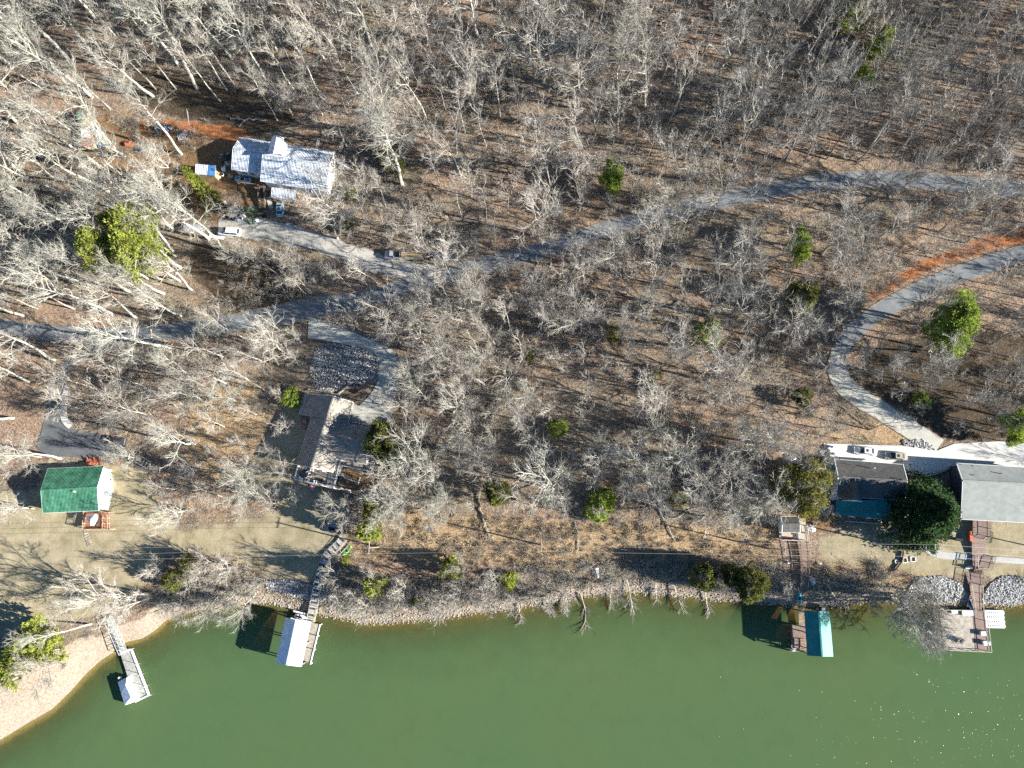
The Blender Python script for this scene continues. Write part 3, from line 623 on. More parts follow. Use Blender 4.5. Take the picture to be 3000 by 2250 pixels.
planks(dc, (D[0], D[3], D[2], D[1]), 14, MT['deckpale']); 
D2 = [P(985,1345,zd), P(1003,1349,zd), P(980,1431,zd), P(964,1427,zd)]; planks(dc, (D2[0], D2[3], D2[2], D2[1]), 18, MT['deckpale'])
railing(dc, [D[0], D[3], D2[2]], MT['trim'], .95, 1.7, True, .14); railing(dc, [P(1002,1347,zd), D2[2]], MT['trim'], .95, 1.7, True, .16); railing(dc, [P(985,1344,zd), P(974,1384,zd)], MT['trim'], .5, 1.7, True, .16)
posts(dc, D+D2, MT['trim'], 4)
dw = thing('boardwalk', G(1050,1370), 'white railed boardwalk wrapping the east end of the tan-grey roofed house', 'boardwalk')
B1 = [P(1003,1347,zd-.1), P(1078,1362,zd-.1), P(1073,1379,zd-.1), P(1005,1364,zd-.1)]; planks(dw, (B1[0], B1[1], B1[2], B1[3]), 22, MT['deckpale'])
B2 = [P(1078,1326,zd-.1), P(1102,1330,zd-.1), P(1092,1383,zd-.1), P(1073,1379,zd-.1)]; planks(dw, (B2[0], B2[3], B2[2], B2[1]), 16, MT['deckpale'])
railing(dw, [B1[3]+Vector((0,-.1,0)), B2[2], B2[1], P(1106,1308,zd-.1)], MT['trim'], .95, 1.7, True, .15); railing(dw, [B1[0]+Vector((0,.05,0)), B1[1]+Vector((0,.05,0))], MT['trim'], .6, 1.7, True, .13); railing(dw, [B1[3], P(996,1392,zd-.8)], MT['trim'], .95, 1.7, True, .16); posts(dw, B1+B2, MT['trim'], 4)
ds = thing('landing', G(990,1420), 'white railed stair landing beside the patio deck', 'landing'); zl = zd-1.2
L_ = [P(985,1395,zl), P(1006,1399,zl), P(1002,1434,zl), P(978,1430,zl)]; planks(ds, (L_[0], L_[1], L_[2], L_[3]), 8, MT['deckgrey']); railing(ds, [L_[3], L_[2], P(1003,1428,zl)], MT['trim'], .95, 1.5, True, .16); railing(ds, [L_[0], P(1010,1393,zl), P(1012,1401,zl), P(1039,1410,zl-.4)], MT['trim'], .95, 1.5, True, .16); posts(ds, L_, MT['trim'], 3)
L2 = [P(1006,1403,zl-.3), P(1040,1410,zl-.5), P(1032,1442,zl-.5), P(1002,1434,zl-.3)]; planks(ds, (L2[0], L2[1], L2[2], L2[3]), 12, MT['deckgrey'])
L3 = [P(1032,1436,zl-.6), P(1046,1436,zl-.6), P(1040,1462,zl-1.6), P(1027,1458,zl-1.6)]
for i in range(8): a = L3[0].lerp(L3[3], i/7); b = L3[1].lerp(L3[2], i/7); MB().bar(a, b, .32, .06).build('step', MT['deckgrey'], ds)
railing(ds, [P(1002,1432,zl-.4), P(1031,1438,zl-.6), P(1027,1460,zl-1.6)], MT['trim'], .95, 1.5, True, .16); railing(ds, [P(1057,1401,zl-.6), P(1042,1461,zl-1.6)], MT['trim'], .95, 1.5, True, .2); posts(ds, L2+L3, MT['trim'], 2)
def chair(px, py, z, m, lab, rz=0, w=.75):
    g = P(px, py, z) if z is not None else G(px, py, .02)
    t = thing('patio_chair', g, lab, 'chair', rz=rz)
    MB().box((0,0,.42), (w,.65,.1)).build('seat', m, t, local=True); MB().box((0,.33,.75), (w,.1,.6)).build('backrest', m, t, local=True)
    for sx in (-1, 1):
        MB().box((sx*w/2,0,.62), (.09,.6,.07)).build('armrest', m, t, local=True)
        for sy in (-1, 1): MB().box((sx*w*.45, sy*.28, .2), (.07,.07,.4)).build('leg', m, t, local=True)
def table(px, py, z, r, m, lab, h=.73):
    g = P(px, py, z) if z is not None else G(px, py, .02); t = thing('patio_table', g, lab, 'table')
    MB().cyl((0,0,h), r, .06, 18).build('table_top', m, t, local=True); MB().box((0,0,h/2), (.12,.12,h)).build('leg', MT['black'], t, local=True)
table(893,1388,zd,1.05,MT['glass'],'large round dark glass table on the white railed deck'); table(921,1391,zd,.55,MT['deckbr'],'small square-cornered brown table near the deck middle',.45)
chair(906,1386,zd,MT['whitepl'],'white patio chair between the dark table and the wall',.6); chair(916,1378,zd,MT['whitepl'],'white patio chair against the house wall on the deck',-.3)
chair(939,1372,zd,MT['black'],'black patio chair nearest the house on the deck',.2); chair(953,1376,zd,MT['whitepl'],'white patio chair beside the black chair',1.3,1.0)
chair(884,1402,zd,MT['whitepl'],'white patio chair in the deck corner by the lawn',3.4); chair(900,1407,zd,MT['greycloth'],'grey patio chair along the outer deck rail',3.1); chair(926,1412,zd,MT['whitepl'],'white patio chair at the middle of the outer deck rail',3.0)
chair(941,1406,zd,MT['black'],'black patio chair near the middle of the outer rail',2.8,1.2); chair(967,1417,zd,MT['greycloth'],'grey lounge chair at the east end of the deck',1.6)
fl_ = thing('banner_flag', P(917,1425,zd+.6), 'small pink flag hanging over the white deck rail', 'flag'); g = P(917,1425,zd+.6)
MB().add([g+Vector((-.45,.15,.3)), g+Vector((.5,.3,.35)), g+Vector((.2,-.9,-.5)), g+Vector((-.7,-.9,-.6)), g+Vector((-.2,-.3,.0))], [(0,4,3),(0,1,4),(1,2,4),(4,2,3)]).build('cloth', MT['pink'], fl_); MB().bar(g+Vector((-.5,.2,.35)), g+Vector((.6,.35,.4)), .05).build('pole', MT['trim'], fl_)
# right: grey house with cross gable and teal porch
hd, z0 = house('lake_house', 2550, 1410, 'white house with charcoal shingle roof, cross gable and teal porch roof')
gd = gable(hd, (2445,1345), (2646,1361), (2456,1396.5), (2659,1408), (2451,1452), (2652,1467.5), z0+3.4, z0+6.6, z0+3.4, MT['shingled'], MT['whitewall'], z0-2.5, windows=[('w', .7, 1.5, 1.1, 1.1), ('w', .3, 1.5, 1.1, 1.1), ('w', .55, 4.2, .9, .9), ('n', .3, 1.5, 1.2, 1.1), ('n', .7, 1.5, 1.2, 1.1)])
zr = z0+6.75; a, b = P(2505.6,1400,zr), P(2508,1466,zr); l1, l2 = P(2450,1444,z0+3.6), P(2469,1466,z0+4.0); r1, r2 = P(2525,1452,z0+4.0), P(2526,1470,z0+4.0)
MB().slab([a, l1, l2, b], .14).slab([a, b, r2, r1], .14).build('gable_roof', MT['shingled'], hd)
MB().add([b-Vector((0,.0,.15)), l2-Vector((0,0,.15)), r2-Vector((0,0,.15)), Vector((l2.x,l2.y,z0)), Vector((r2.x,r2.y,z0))], [(0,1,2),(1,3,4,2)]).build('gable_wall', MT['whitewall'], hd)
MB().bar(b, l2, .16, .2).bar(b, r2, .16, .2).build('bargeboard', MT['trim'], hd)
Q = [P(2450,1465,z0+3.3), P(2611,1466,z0+3.3), P(2608,1522,z0+2.5), P(2448,1508,z0+2.5)]
pf = MB().slab(Q, .1).build('porch_roof', MT['tealmetal'], hd); r = MB()
for i in range(38): f = i/37; r.bar(Q[0].lerp(Q[1], f)+Vector((0,0,.035)), Q[3].lerp(Q[2], f)+Vector((0,0,.035)), .06)
r.build('roof_rib', MT['tealmetal'], pf, kind='stuff'); posts(hd, [Q[2].lerp(Q[0], .05), Q[3].lerp(Q[1], .05), Q[2].lerp(Q[3], .33), Q[2].lerp(Q[3], .66)], MT['trim'], 5)
MB().slab([P(2450,1463,z0+.2), P(2622,1466,z0+.2), P(2620,1524,z0+.2), P(2448,1510,z0+.2)], .15).build('porch_floor', MT['wood'], hd)
railing(hd, [P(2621,1466,z0+.2), P(2620,1524,z0+.2), P(2560,1520,z0+.2)], MT['trim'], .9, 1.5, False)
Q = [P(2415,1356,z0+2.9), P(2452,1352,z0+3.3), P(2456,1409,z0+3.3), P(2425,1409,z0+2.9)]
MB().slab(Q, .1).build('side_roof', MT['tealmetal'], hd); posts(hd, [Q[0].lerp(Q[2], .08), Q[3].lerp(Q[1], .08)], MT['trim'], 4)
Q = [P(2424,1450,z0+2.2), P(2470,1450,z0+2.8), P(2470,1462,z0+2.8), P(2437,1466,z0+2.2)]
MB().slab(Q, .1).build('side_awning', MT['whitemetal'], hd)
MB().cyl(P(2561,1372,z0+5.2), .12, .8).build('vent_pipe', MT['trim'], hd); MB().bar(P(2520,1366,z0+4.9), P(2521,1366,z0+7), .06).build('antenna', MT['alu'], hd)
sdk = thing('deck', G(2420,1490), 'weathered grey-brown side deck west of the teal porch roof', 'deck'); zq = z0+.2
Q = [P(2372,1480,zq), P(2446,1482,zq), P(2446,1503,zq), P(2372,1498,zq)]; planks(sdk, (Q[0], Q[1], Q[2], Q[3]), 24, MT['deckbr']); railing(sdk, [Q[3], Q[2]], MT['wood'], .9, 1.5, True); posts(sdk, Q, MT['wood'], 3)
table(2408,1499,zq,.5,MT['tealpl'],'small teal round table on the grey-brown side deck'); chair(2436,1488,zq,MT['whitepl'],'white chair on the side deck next to the teal porch roof',1.2,1.0)
Q = [(2334,1478),(2372,1480),(2370,1512),(2332,1508)]; sd2 = thing('landing', G(2352,1495), 'lower brown landing with wooden rails above the white shed', 'landing'); zz = G(2352,1495).z+.5
Q = [P(*p, zz) for p in Q]; planks(sd2, (Q[0], Q[1], Q[2], Q[3]), 12, MT['wood']); railing(sd2, [Q[0], Q[3]], MT['deckpale'], .9, 1.5, False, .14); railing(sd2, [Q[1], Q[2]], MT['deckpale'], .9, 1.5, False, .12)
# far right house
he, z0 = house('lake_house', 2920, 1440, 'navy house with wide sage-grey shingle roof at the right picture edge')
ge = gable(he, (2803,1357), (3060,1373), (2821,1408), (3085,1421), (2816,1521), (3080,1535), z0+4.4, z0+6.2, z0+4.4, MT['shingleg'], MT['navywall'], z0-2, ov=.5, ze_s=z0+3.2, windows=[('w', .42, 2.6, 1.3, 1.1), ('w', .66, 2.4, 1.0, 1.0), ('w', .2, 2.6, 1.0, 1.1), ('s', .3, 1.5, 1.6, 1.3), ('s', .6, 1.5, 1.6, 1.3)])
for x, y in ((2851,1392),(2848,1364),(2932,1387)): MB().cyl(P(x, y, z0+5.5), .1, .6).build('vent_pipe', MT['shingled'], he)
rw = strip('retaining_wall', [(2652,1386),(2665,1390),(2700,1396),(2735,1390),(2762,1380),(2782,1372)], [.3]*6, slabm, .35, wob=0)
# small shed with deck near the lake, right
hs, z0 = house('boat_shed', 2317, 1537, 'small white shed with charcoal shingle roof above the long stair', 'shed', floor=.6)
gs = gable(hs, (2288,1513), (2339.5,1513), (2292.5,1535.5), (2344.5,1535.5), (2291,1559.5), (2344.5,1559.5), z0+2.4, z0+3.5, z0+2.4, MT['shingled'], MT['whitewall'], z0-1.5, ov=.25, windows=[('w', .5, 1.2, .8, .8)])
sd3 = thing('deck', G(2330,1575), 'pale sun-bleached deck strewn with lumber round the white shed', 'deck')
Q = [P(2283,1558,z0), P(2345,1560,z0), P(2345,1584,z0), P(2284,1582,z0)]; planks(sd3, (Q[0], Q[1], Q[2], Q[3]), 24, MT['deckgrey'])
Q2 = [P(2345,1518,z0), P(2360,1520,z0), P(2367,1585,z0), P(2345,1584,z0)]; planks(sd3, (Q2[0], Q2[3], Q2[2], Q2[1]), 26, MT['deckpale']); railing(sd3, [Q[3], Q[2], Q2[2], P(2362,1540,z0)], MT['deckpale'], .9, 1.5, False, .14); posts(sd3, Q+Q2, MT['wood'], 3)
for i, (x0, y0, x1, y1, m) in enumerate([(2290,1566,2322,1570,'deckrail'),(2294,1576,2326,1577,'black'),(2326,1562,2330,1580,'wooddk'),(2333,1563,2338,1582,'wooddk'),(2348,1535,2352,1556,'deckpale'),(2352,1560,2364,1563,'wood')]):
    tag(MB().bar(P(x0,y0,z0+.15), P(x1,y1,z0+.15), .55 if i < 2 else .35, .12).build('lumber_board', MT[m]), ['tan board lying on the pale deck under the shed eave','black panel lying on the pale shed deck','dark board nearer the shed on the pale deck','dark board nearer the stair head on the pale deck','pale board standing by the shed east wall','brown board across the east side of the shed deck'][i], 'board')
ls = thing('long_stairway', G(2352,1650), 'long brown wooden stairway dropping from the shed deck to the shore', 'stairs')
path = [P(2355,1588,z0-.1), G(2356,1640,.7), G(2352,1690,.6), G(2349,1728,.5)]
pp = catmull([Vector(p) for p in path], .34)
for i, p in enumerate(pp):
    MB().box((p.x, p.y, p.z), (1.5, .27, .06)).build('tread', MT['deckbr'] if i % 5 else MT['wood'], ls)
for sx in (-.78, .78): railing(ls, [p+Vector((sx,0,0)) for p in pp[::6]]+[pp[-1]+Vector((sx,0,0))], MT['wood'], .9, 2.0, False, .09)
# ------------------------------------------------------------ docks
def boathouse(name, lab, wnw, ridge_n, ne, wsw, ridge_s, se, zw, zr, m):
    c_ = P((wnw[0]+se[0])/2, (wnw[1]+se[1])/2, 0); t = thing(name, c_, lab, 'boathouse')
    A, B, C, D, E, F = P(*wnw, zw), P(*ridge_n, zr), P(*ne, zw), P(*wsw, zw), P(*ridge_s, zr), P(*se, zw)
    rf = MB().slab([A, B, E, D], .1).slab([B, C, F, E], .1).build('roof', m, t); MB().bar(B+Vector((0,0,.03)), E+Vector((0,0,.03)), .35, .06).build('ridge_cap', m, t)
    r = MB(); n = int((E-B).length/.35)
    for i in range(n+1):
        f = i/n; u = Vector((0,0,.03)); r.bar(A.lerp(D, f)+u, B.lerp(E, f)+u, .06); r.bar(C.lerp(F, f)+u, B.lerp(E, f)+u, .06)
    r.build('roof_rib', m, rf, kind='stuff')
    cen = (A+C+D+F)/4
    for p in (A, C, D, F, A.lerp(D, .5), C.lerp(F, .5)):
        q = p.lerp(cen, .07); MB().bar(Vector((q.x, q.y, p.z-.12)), Vector((q.x, q.y, -2.5)), .2).build('post', MT['wood'], t)
    b = MB()
    for p, q in ((A, C), (D, F), (A, D), (C, F)): b.bar(p.lerp(cen, .06)-Vector((0,0,.25)), q.lerp(cen, .06)-Vector((0,0,.25)), .14, .22)
    b.build('beam', MT['wood'], t); return t, (A, B, C, D, E, F)
bh1, c6 = boathouse('boathouse', 'boathouse with white metal gable roof at the end of the curved walkway', (837,1810), (868,1816), (911,1821), (807,1941), (840,1948), (883,1953), 4.0, 5.7, MT['whitemetal'])
bh2, c7 = boathouse('boathouse', 'boathouse with teal green metal roof beside the brown fishing deck', (2356,1789), (2399,1791), (2430,1792), (2365,1920), (2409,1923), (2441,1923), 4.0, 5.9, MT['tealmetal'])
d1 = thing('dock', P(912,1882,.8), 'pale plank dock with white edge beside the white roofed boathouse', 'dock'); z = .9
Q = [P(905,1824,z), P(938,1829,z), P(910,1943,z), P(878,1940,z)]; planks(d1, (Q[0], Q[3], Q[2], Q[1]), 44, MT['deckpale']); MB().bar(Q[1], Q[2], .22, .25).build('edge_board', MT['trim'], d1); posts(d1, Q+[Q[1].lerp(Q[2], .5)], MT['wood'], 3)
for f in (.0, .3, .65, 1.0): p = Q[1].lerp(Q[2], f); MB().bar(p+Vector((.25,0,-.4)), p+Vector((.25,0,1.0)), .16).build('mooring_post', MT['trim'], d1)
# curved walkway
wk = thing('walkway', G(950,1680), 'curved grey plank walkway descending the lawn to the white roofed boathouse', 'walkway')
wp = [(1008,1574),(998,1590),(982,1606),(965,1621),(953,1639),(946,1660),(940,1685),(932,1715),(926,1745),(920,1785),(914,1822)]
wz = [1.0]*6+[1.0,1.1,1.2,1.4,1.0]
pts = [G(x, y, .45) for x, y in wp]; pts[-1].z = 1.0; pts[-2].z = 1.15; pts[-3].z = 1.6; pts[-4].z = max(pts[-4].z, 1.9)
cc_ = catmull(pts, .42)
for i, (p, q) in enumerate(zip(cc_[:-1], cc_[1:])):
    d = (q-p); d.z = 0; d.normalize(); s_ = Vector((-d.y, d.x, 0))*.85
    stairs = i < 46 and i % 3 != 1
    a, b = p.lerp(q, .05), p.lerp(q, .95); dz = Vector((0,0,-.16 if (i < 46 and i % 3 == 1) else 0))
    b.z = a.z if i < 46 else b.z
    MB().slab([a+s_+dz, b+s_+dz, b-s_+dz, a-s_+dz], .08).build('plank', MT['treadgrey'] if not (i < 46 and i % 3 == 1) else MT['wooddk'], wk)
for sg in (-1, 1):
    L = []
    for i, p in enumerate(cc_):
        d = (cc_[min(i+1, len(cc_)-1)]-cc_[max(i-1, 0)]); d.z = 0; d.normalize(); L.append(p+Vector((-d.y, d.x, 0))*.92*sg)
    mb = MB()
    for a, b in zip(L[:-1], L[1:]): mb.bar(a-Vector((0,0,.12)), b-Vector((0,0,.12)), .1, .25)
    mb.build('side_beam', MT['deckpale'], wk)
    if sg == 1: railing(wk, L[:48:6], MT['deckpale'], .9, 2, False, .07)
for i in range(4, len(cc_), 9): MB().bar(cc_[i]-Vector((0,0,.2)), cc_[i]-Vector((0,0,2.6)), .18).build('post', MT['wood'], wk)
tr_ = thing('terrace', G(982,1545), 'small stone edged terrace with four chairs at the head of the walkway', 'terrace')
T = [G(966,1527,.35), G(1006,1538,.35), G(998,1570,.35), G(958,1557,.35)]
for i in range(4): 
    for j in range(5):
        f0, f1, g0, g1 = i/4+.01, (i+1)/4-.01, j/5+.01, (j+1)/5-.01
        pt_ = lambda u, v: T[0].lerp(T[3], u).lerp(T[1].lerp(T[2], u), v)
        MB().slab([pt_(f0, g0), pt_(f0, g1), pt_(f1, g1), pt_(f1, g0)], .3).build('paver', MT['deckgrey'], tr_)
MB().bar(T[0], T[1], .4, .8).build('back_wall', MT['pebble'], tr_); MB().bar(T[0], T[3], .4, .5).build('side_wall', MT['pebble'], tr_)
for (x, y), w in zip(((972,1549),(980,1550),(989,1554),(996,1559)), ('westmost chair','second chair from the west','third chair from the west','eastmost chair')): chair(x, y, None, MT['tarpdark'], 'dark '+w+' on the stone terrace above the walkway', 2.9)
# floating dock, left
fd = thing('floating_dock', P(395,1975,.4), 'grey floating dock with white bumpers and a truss gangway', 'dock'); z = .55
Q = [P(353,1916,z), P(384,1901,z), P(436.5,2037,z), P(397,2056,z)]; planks(fd, (Q[0], Q[3], Q[2], Q[1]), 44, MT['deckgrey'])
MB().bar(Q[1], Q[2], .35, .4).bar(Q[2], Q[3], .3, .4).bar(Q[0], Q[1], .3, .4).build('bumper', MT['whitepl'], fd)
for f in (.0, .33, .55, .8, 1.0): p = Q[1].lerp(Q[2], f); MB().bar(p+Vector((.3,0,-1.5)), p+Vector((.3,.0,1.6)), .1).build('dock_pole', MT['alu'], fd)
ga, gb_ = G(322,1808,.5), P(365,1913,.7); d = (gb_-ga).normalized(); s_ = Vector((d.y, -d.x, 0)).normalized()*.75
planks(fd, (ga-s_, ga+s_, gb_+s_, gb_-s_), 4, MT['deckgrey'], .05, .1)
tm = MB()
for sg in (-1, 1):
    a, b = ga+s_*sg, gb_+s_*sg; u = Vector((0,0,1.0)); tm.bar(a+u, b+u, .1); tm.bar(a, b, .12)
    for i in range(9): p = a.lerp(b, i/8); tm.bar(p, p+u, .07); 
    for i in range(8): tm.bar(a.lerp(b, i/8), a.lerp(b, (i+1)/8)+u, .05)
for i in range(1, 8, 2): tm.bar(ga.lerp(gb_, i/8)-s_+Vector((0,0,1)), ga.lerp(gb_, i/8)+s_+Vector((0,0,1)), .06)
tm.build('gangway_truss', MT['alu'], fd)
cb = thing('covered_boat', P(372,2030,.3), 'boat under a white peaked cover moored to the floating dock', 'boat')
z = 1.5; O = [P(345,1998,z), P(372,1984,z), P(388,2015,z), P(402,2050,z), P(384,2060,z), P(366,2066,z), P(355,2032,z)]; tp = [P(368,2008,z+1.0), P(384,2042,z+1.1)]
n = len(O); lo = [Vector((p.x, p.y, .3)) for p in O]
MB().add(O+tp+lo, [(0,1,7),(1,2,8,7),(2,3,8),(3,4,8),(4,5,8),(5,6,8),(6,7,8),(6,0,7)]+[(i, (i+1) % n, n+2+(i+1) % n, n+2+i) for i in range(n)]).build('cover', MT['tarpwhite'], cb)
inn = [p.lerp(P(372,2025,0), .12) for p in lo]; MB().prism([(p.x, p.y) for p in inn], -.3, .6).build('hull', MT['whitepl'], cb)
mb = MB().box((0,0,.6), (.4,.5,.7)).box((0,0,1.05), (.35,.45,.2)); g = P(357,1984,0); om = thing('outboard_motor', g, 'white outboard motor head at the stern of the covered boat', 'motor'); mb.build('cowling', MT['whitepl'], om, local=True); MB().box((0,0,.0), (.12,.2,.8)).build('shaft', MT['black'], om, local=True)
# personal watercraft on lift
def jetski(px, py, rz, lab, m):
    t = thing('jet_ski', P(px, py, .5), lab, 'jet ski', rz=rz)
    st_ = [(-1.5,.45,.35),(-.9,.55,.55),(0,.58,.6),(.8,.5,.6),(1.4,.28,.5),(1.75,.05,.42)]
    mb = MB(); vv = []
    for x, w, h in st_: vv += [(x,-w,0),(x,-w*.8,h),(x,0,h+.12),(x,w*.8,h),(x,w,0)]
    ff = [(i*5+k, i*5+k+1, i*5+k+6, i*5+k+5) for i in range(5) for k in range(4)]+[(4,3,2,1,0),(25,26,27,28,29)]
    mb.add(vv, ff).build('hull', m, t, local=True); MB().box((-.45,0,.8), (1.3,.34,.28)).build('seat', MT['black'], t, local=True); MB().box((.45,0,.95), (.12,.9,.08)).box((.5,0,.82), (.35,.3,.25)).build('handlebar', MT['whitepl'], t, local=True)
jetski(884,1807,R_(-12), 'white and dark jet ski on a floating lift at the boathouse north end', MT['whitepl'])
lf = thing('jet_ski_lift', P(881,1806,.3), 'white framed floating lift under the jet ski by the boathouse', 'lift', rz=R_(-12)); 
MB().box((0,.85,.35), (3.6,.3,.3)).build('float', MT['whitepl'], lf, local=True); MB().box((0,-.85,.35), (3.6,.3,.3)).build('float', MT['whitepl'], lf, local=True); MB().box((0,0,.28), (3.4,1.4,.1)).build('bunk', MT['black'], lf, local=True)
# brown fishing deck beside the teal boathouse
d2 = thing('dock', P(2333,1868,.6), 'brown fishing deck with white rail beside the teal roofed boathouse', 'dock'); z = .8
Q = [P(2316,1830,z), P(2361,1832,z), P(2361,1908,z), P(2318,1906,z)]; planks(d2, (Q[0], Q[3], Q[2], Q[1]), 30, MT['deckbr']); posts(d2, Q, MT['wood'], 3)
Q2 = [P(2338,1768,z+.3), P(2358,1768,z+.3), P(2361,1832,z), P(2341,1832,z)]; planks(d2, (Q2[0], Q2[3], Q2[2], Q2[1]), 26, MT['wood']); railing(d2, [Q[0], Q[3], Q[2]], MT['wood'], .9, 2, False, .08)
for i in range(5): p = P(2314, 1830+i*19, z); MB().bar(p-Vector((.3,0,2)), p+Vector((-.3,0,.9)), .14).build('pile', MT['wood'], d2)
lg = MB(); a, b, c_, e = P(2344,1873,1.3), P(2361,1874,1.3), P(2361,1904,1.3), P(2345,1903,1.3)
for p, q in ((a,b),(b,c_),(c_,e),(e,a)): lg.bar(p, q, .1)
for f in (.33,.66): lg.bar(a.lerp(e, f), b.lerp(c_, f), .08)
t = thing('wooden_frame', P(2352,1890,.8), 'tan ladder-like wooden frame on the brown fishing deck', 'frame'); lg.build('frame', MT['deckrail'], t)
for p in (a,b,c_,e): MB().bar(p, p-Vector((0,0,.5)), .1).build('leg', MT['deckrail'], t)
t = thing('dock_chair', P(2323,1903,z), 'white chair on the outer corner of the brown fishing deck', 'chair'); MB().box((0,0,.45),(.8,.7,.1)).build('seat', MT['whitepl'], t, local=True); MB().box((0,.3,.8),(.8,.1,.6)).build('backrest', MT['whitepl'], t, local=True); MB().box((0,0,.2),(.6,.5,.4)).build('leg', MT['whitepl'], t, local=True)
t = thing('outboard_boat_stern', P(2406,1782,.4), 'dark outboard boat bow poking from under the teal roof north end', 'boat'); MB().box((0,0,.4),(1.3,1.3,.6)).build('hull', MT['tarpdark'], t, local=True); MB().box((.1,-.1,.85),(.7,.6,.3)).build('motor', MT['carsilver'], t, local=True)
def kayak(px, py, z, rz, L, m, lab, w=.42, cat='kayak', seat=True):
    g = P(px, py, z) if z is not None else G(px, py, .05); t = thing('kayak', g, lab, cat, rz=rz); mb = MB(); vv = []; N = 10
    for i in range(N+1):
        u = -1+2*i/N; ww = w*(1-abs(u)**2.4)+.02; h = .30+.1*abs(u)**2
        x = u*L/2; vv += [(x,-ww,h*.7),(x,-ww*.6,.02),(x,ww*.6,.02),(x,ww,h*.7),(x,ww*.55,h),(x,-ww*.55,h)]
    ff = [(i*6+k, i*6+(k+1) % 6, i*6+6+(k+1) % 6, i*6+6+k) for i in range(N) for k in range(6)]+[(0,1,2,3,4,5),tuple(N*6+k for k in (5,4,3,2,1,0))]
    mb.add(vv, ff).build('hull', m, t, local=True, smooth=True)
    if seat: MB().cyl((-.1,0,.30), .3, .06, 12).build('seat', MT['black'], t, local=True); MB().box((L*.22,0,.32), (.5,.3,.04)).build('hatch', MT['black'], t, local=True)
kayak(2341,1751,None,R_(95),3.2,MT['tealpl'],'teal kayak with black seat on the shore at the stair foot',.45)
kayak(2840,1772,.5,R_(96),2.9,MT['bluepl'],'blue kayak floating beside the brown ramp',.4)
kayak(1018,1613,None,R_(48),3.0,MT['greenpl'],'lime green canoe on a rack beside the curved walkway',.5)
g = G(1018,1613); rk = thing('canoe_rack', g, 'low pale wooden rack under the lime green canoe', 'rack', rz=R_(48))
for x in (-1.1, 1.1): MB().box((x,0,.02),(.12,1.2,.12)).build('crossbar', MT['deckpale'], rk, local=True)
MB().bar((-1.4,.62,.25),(1.4,.62,.25),.1).build('rail', MT['whitepl'], rk, local=True)
kayak(2839,1662,None,R_(10),1.9,MT['whitepl'],'white paddle board tucked beside the brown boardwalk landing',.35,'paddle board',False)
# far right boardwalk and platform
bw = thing('boardwalk', G(2866,1600), 'brown composite boardwalk stepping down from the sage-grey roofed house', 'boardwalk')
def dq(q, zs, n, m, along=True, par=None):
    Q = [P(*p, z) for p, z in zip(q, zs)]
    planks(par or bw, (Q[0], Q[3], Q[2], Q[1]) if along else (Q[0], Q[1], Q[2], Q[3]), n, m); return Q
zu = G(2868,1545).z+1.0; zv = G(2880,1650).z+.7; zw_ = zv-.9; zx = .9
U = dq([(2850,1522),(2896,1524),(2897,1572),(2850,1568)], [zu]*4, 22, MT['deckbr']); railing(bw, [U[0], U[3]], MT['deckbr'], .95, 1.5); railing(bw, [U[1], U[2], P(2888,1580,zu)], MT['deckbr'], .95, 1.5)
V = dq([(2847,1568),(2887,1572),(2888,1629),(2848,1627)], [zu-.02,zu-.02,zv+.05,zv+.05], 32, MT['deckbr'])
X = dq([(2848,1627),(2911,1631),(2898,1670),(2851,1667)], [zv]*4, 20, MT['deckbr']); railing(bw, [X[0], X[3], X[2], X[1]], MT['deckbr'], .95, 1.5); railing(bw, [P(2859,1630,zv), P(2859,1664,zv), P(2893,1667,zv)], MT['deckpale'], .95, 1.5, False)
for i in range(5): a = P(2853+i*.0, 1669+i*2.6, zv-.18*(i+1)); b = P(2878, 1671+i*2.6, zv-.18*(i+1)); MB().bar(a, b, .3, .06).build('step', MT['wooddk'], bw)
Y = dq([(2824,1666),(2874,1673),(2877,1713),(2838,1710)], [zw_]*4, 22, MT['deckbr']); railing(bw, [Y[0], Y[3]], MT['deckbr'], .95, 1.5); railing(bw, [Y[1], Y[2]], MT['deckbr'], .95, 1.5)
Z = dq([(2840,1711),(2872,1713),(2875,1791),(2852,1788)], [zw_-.02,zw_-.02,zx+.03,zx+.03], 30, MT['deckbr']); railing(bw, [Z[1], Z[2]], MT['deckpale'], .95, 2, False, .09); railing(bw, [Z[0], Z[3]], MT['deckpale'], .95, 2, False, .09)
posts(bw, [U[0],U[1],U[2],U[3],V[2],V[3],X[1],X[2],Y[0],Y[2],Y[3],Z[2],Z[3]], MT['wooddk'], 4)
pl = thing('dock', P(2818,1845,.6), 'broad square brown dock platform with rails on the lake', 'dock')
A = dq([(2752,1786),(2848,1787),(2856,1905),(2766,1903)], [zx]*4, 40, MT['deckpale'], True, pl); B = dq([(2848,1787),(2884,1789),(2898,1909),(2858,1905)], [zx+.02]*4, 40, MT['deckbr'], True, pl)
C = dq([(2736,1784),(2752,1786),(2766,1903),(2740,1899)], [zx-.15]*4, 14, MT['deckbr'], True, pl)
railing(pl, [B[1], B[2], A[3]], MT['deckpale'], .95, 2.2, False, .1); railing(pl, [A[0], A[3]], MT['deckpale'], .95, 1.6, True, .1); railing(pl, [A[0], P(2840,1787,zx)], MT['deckpale'], .9, 2, False, .1)
posts(pl, [A[0],A[1],A[2],A[3],B[1],B[2],C[0],C[3],B[1].lerp(B[2], .5),C[0].lerp(C[3], .5)], MT['wooddk'], 3.5, .25)
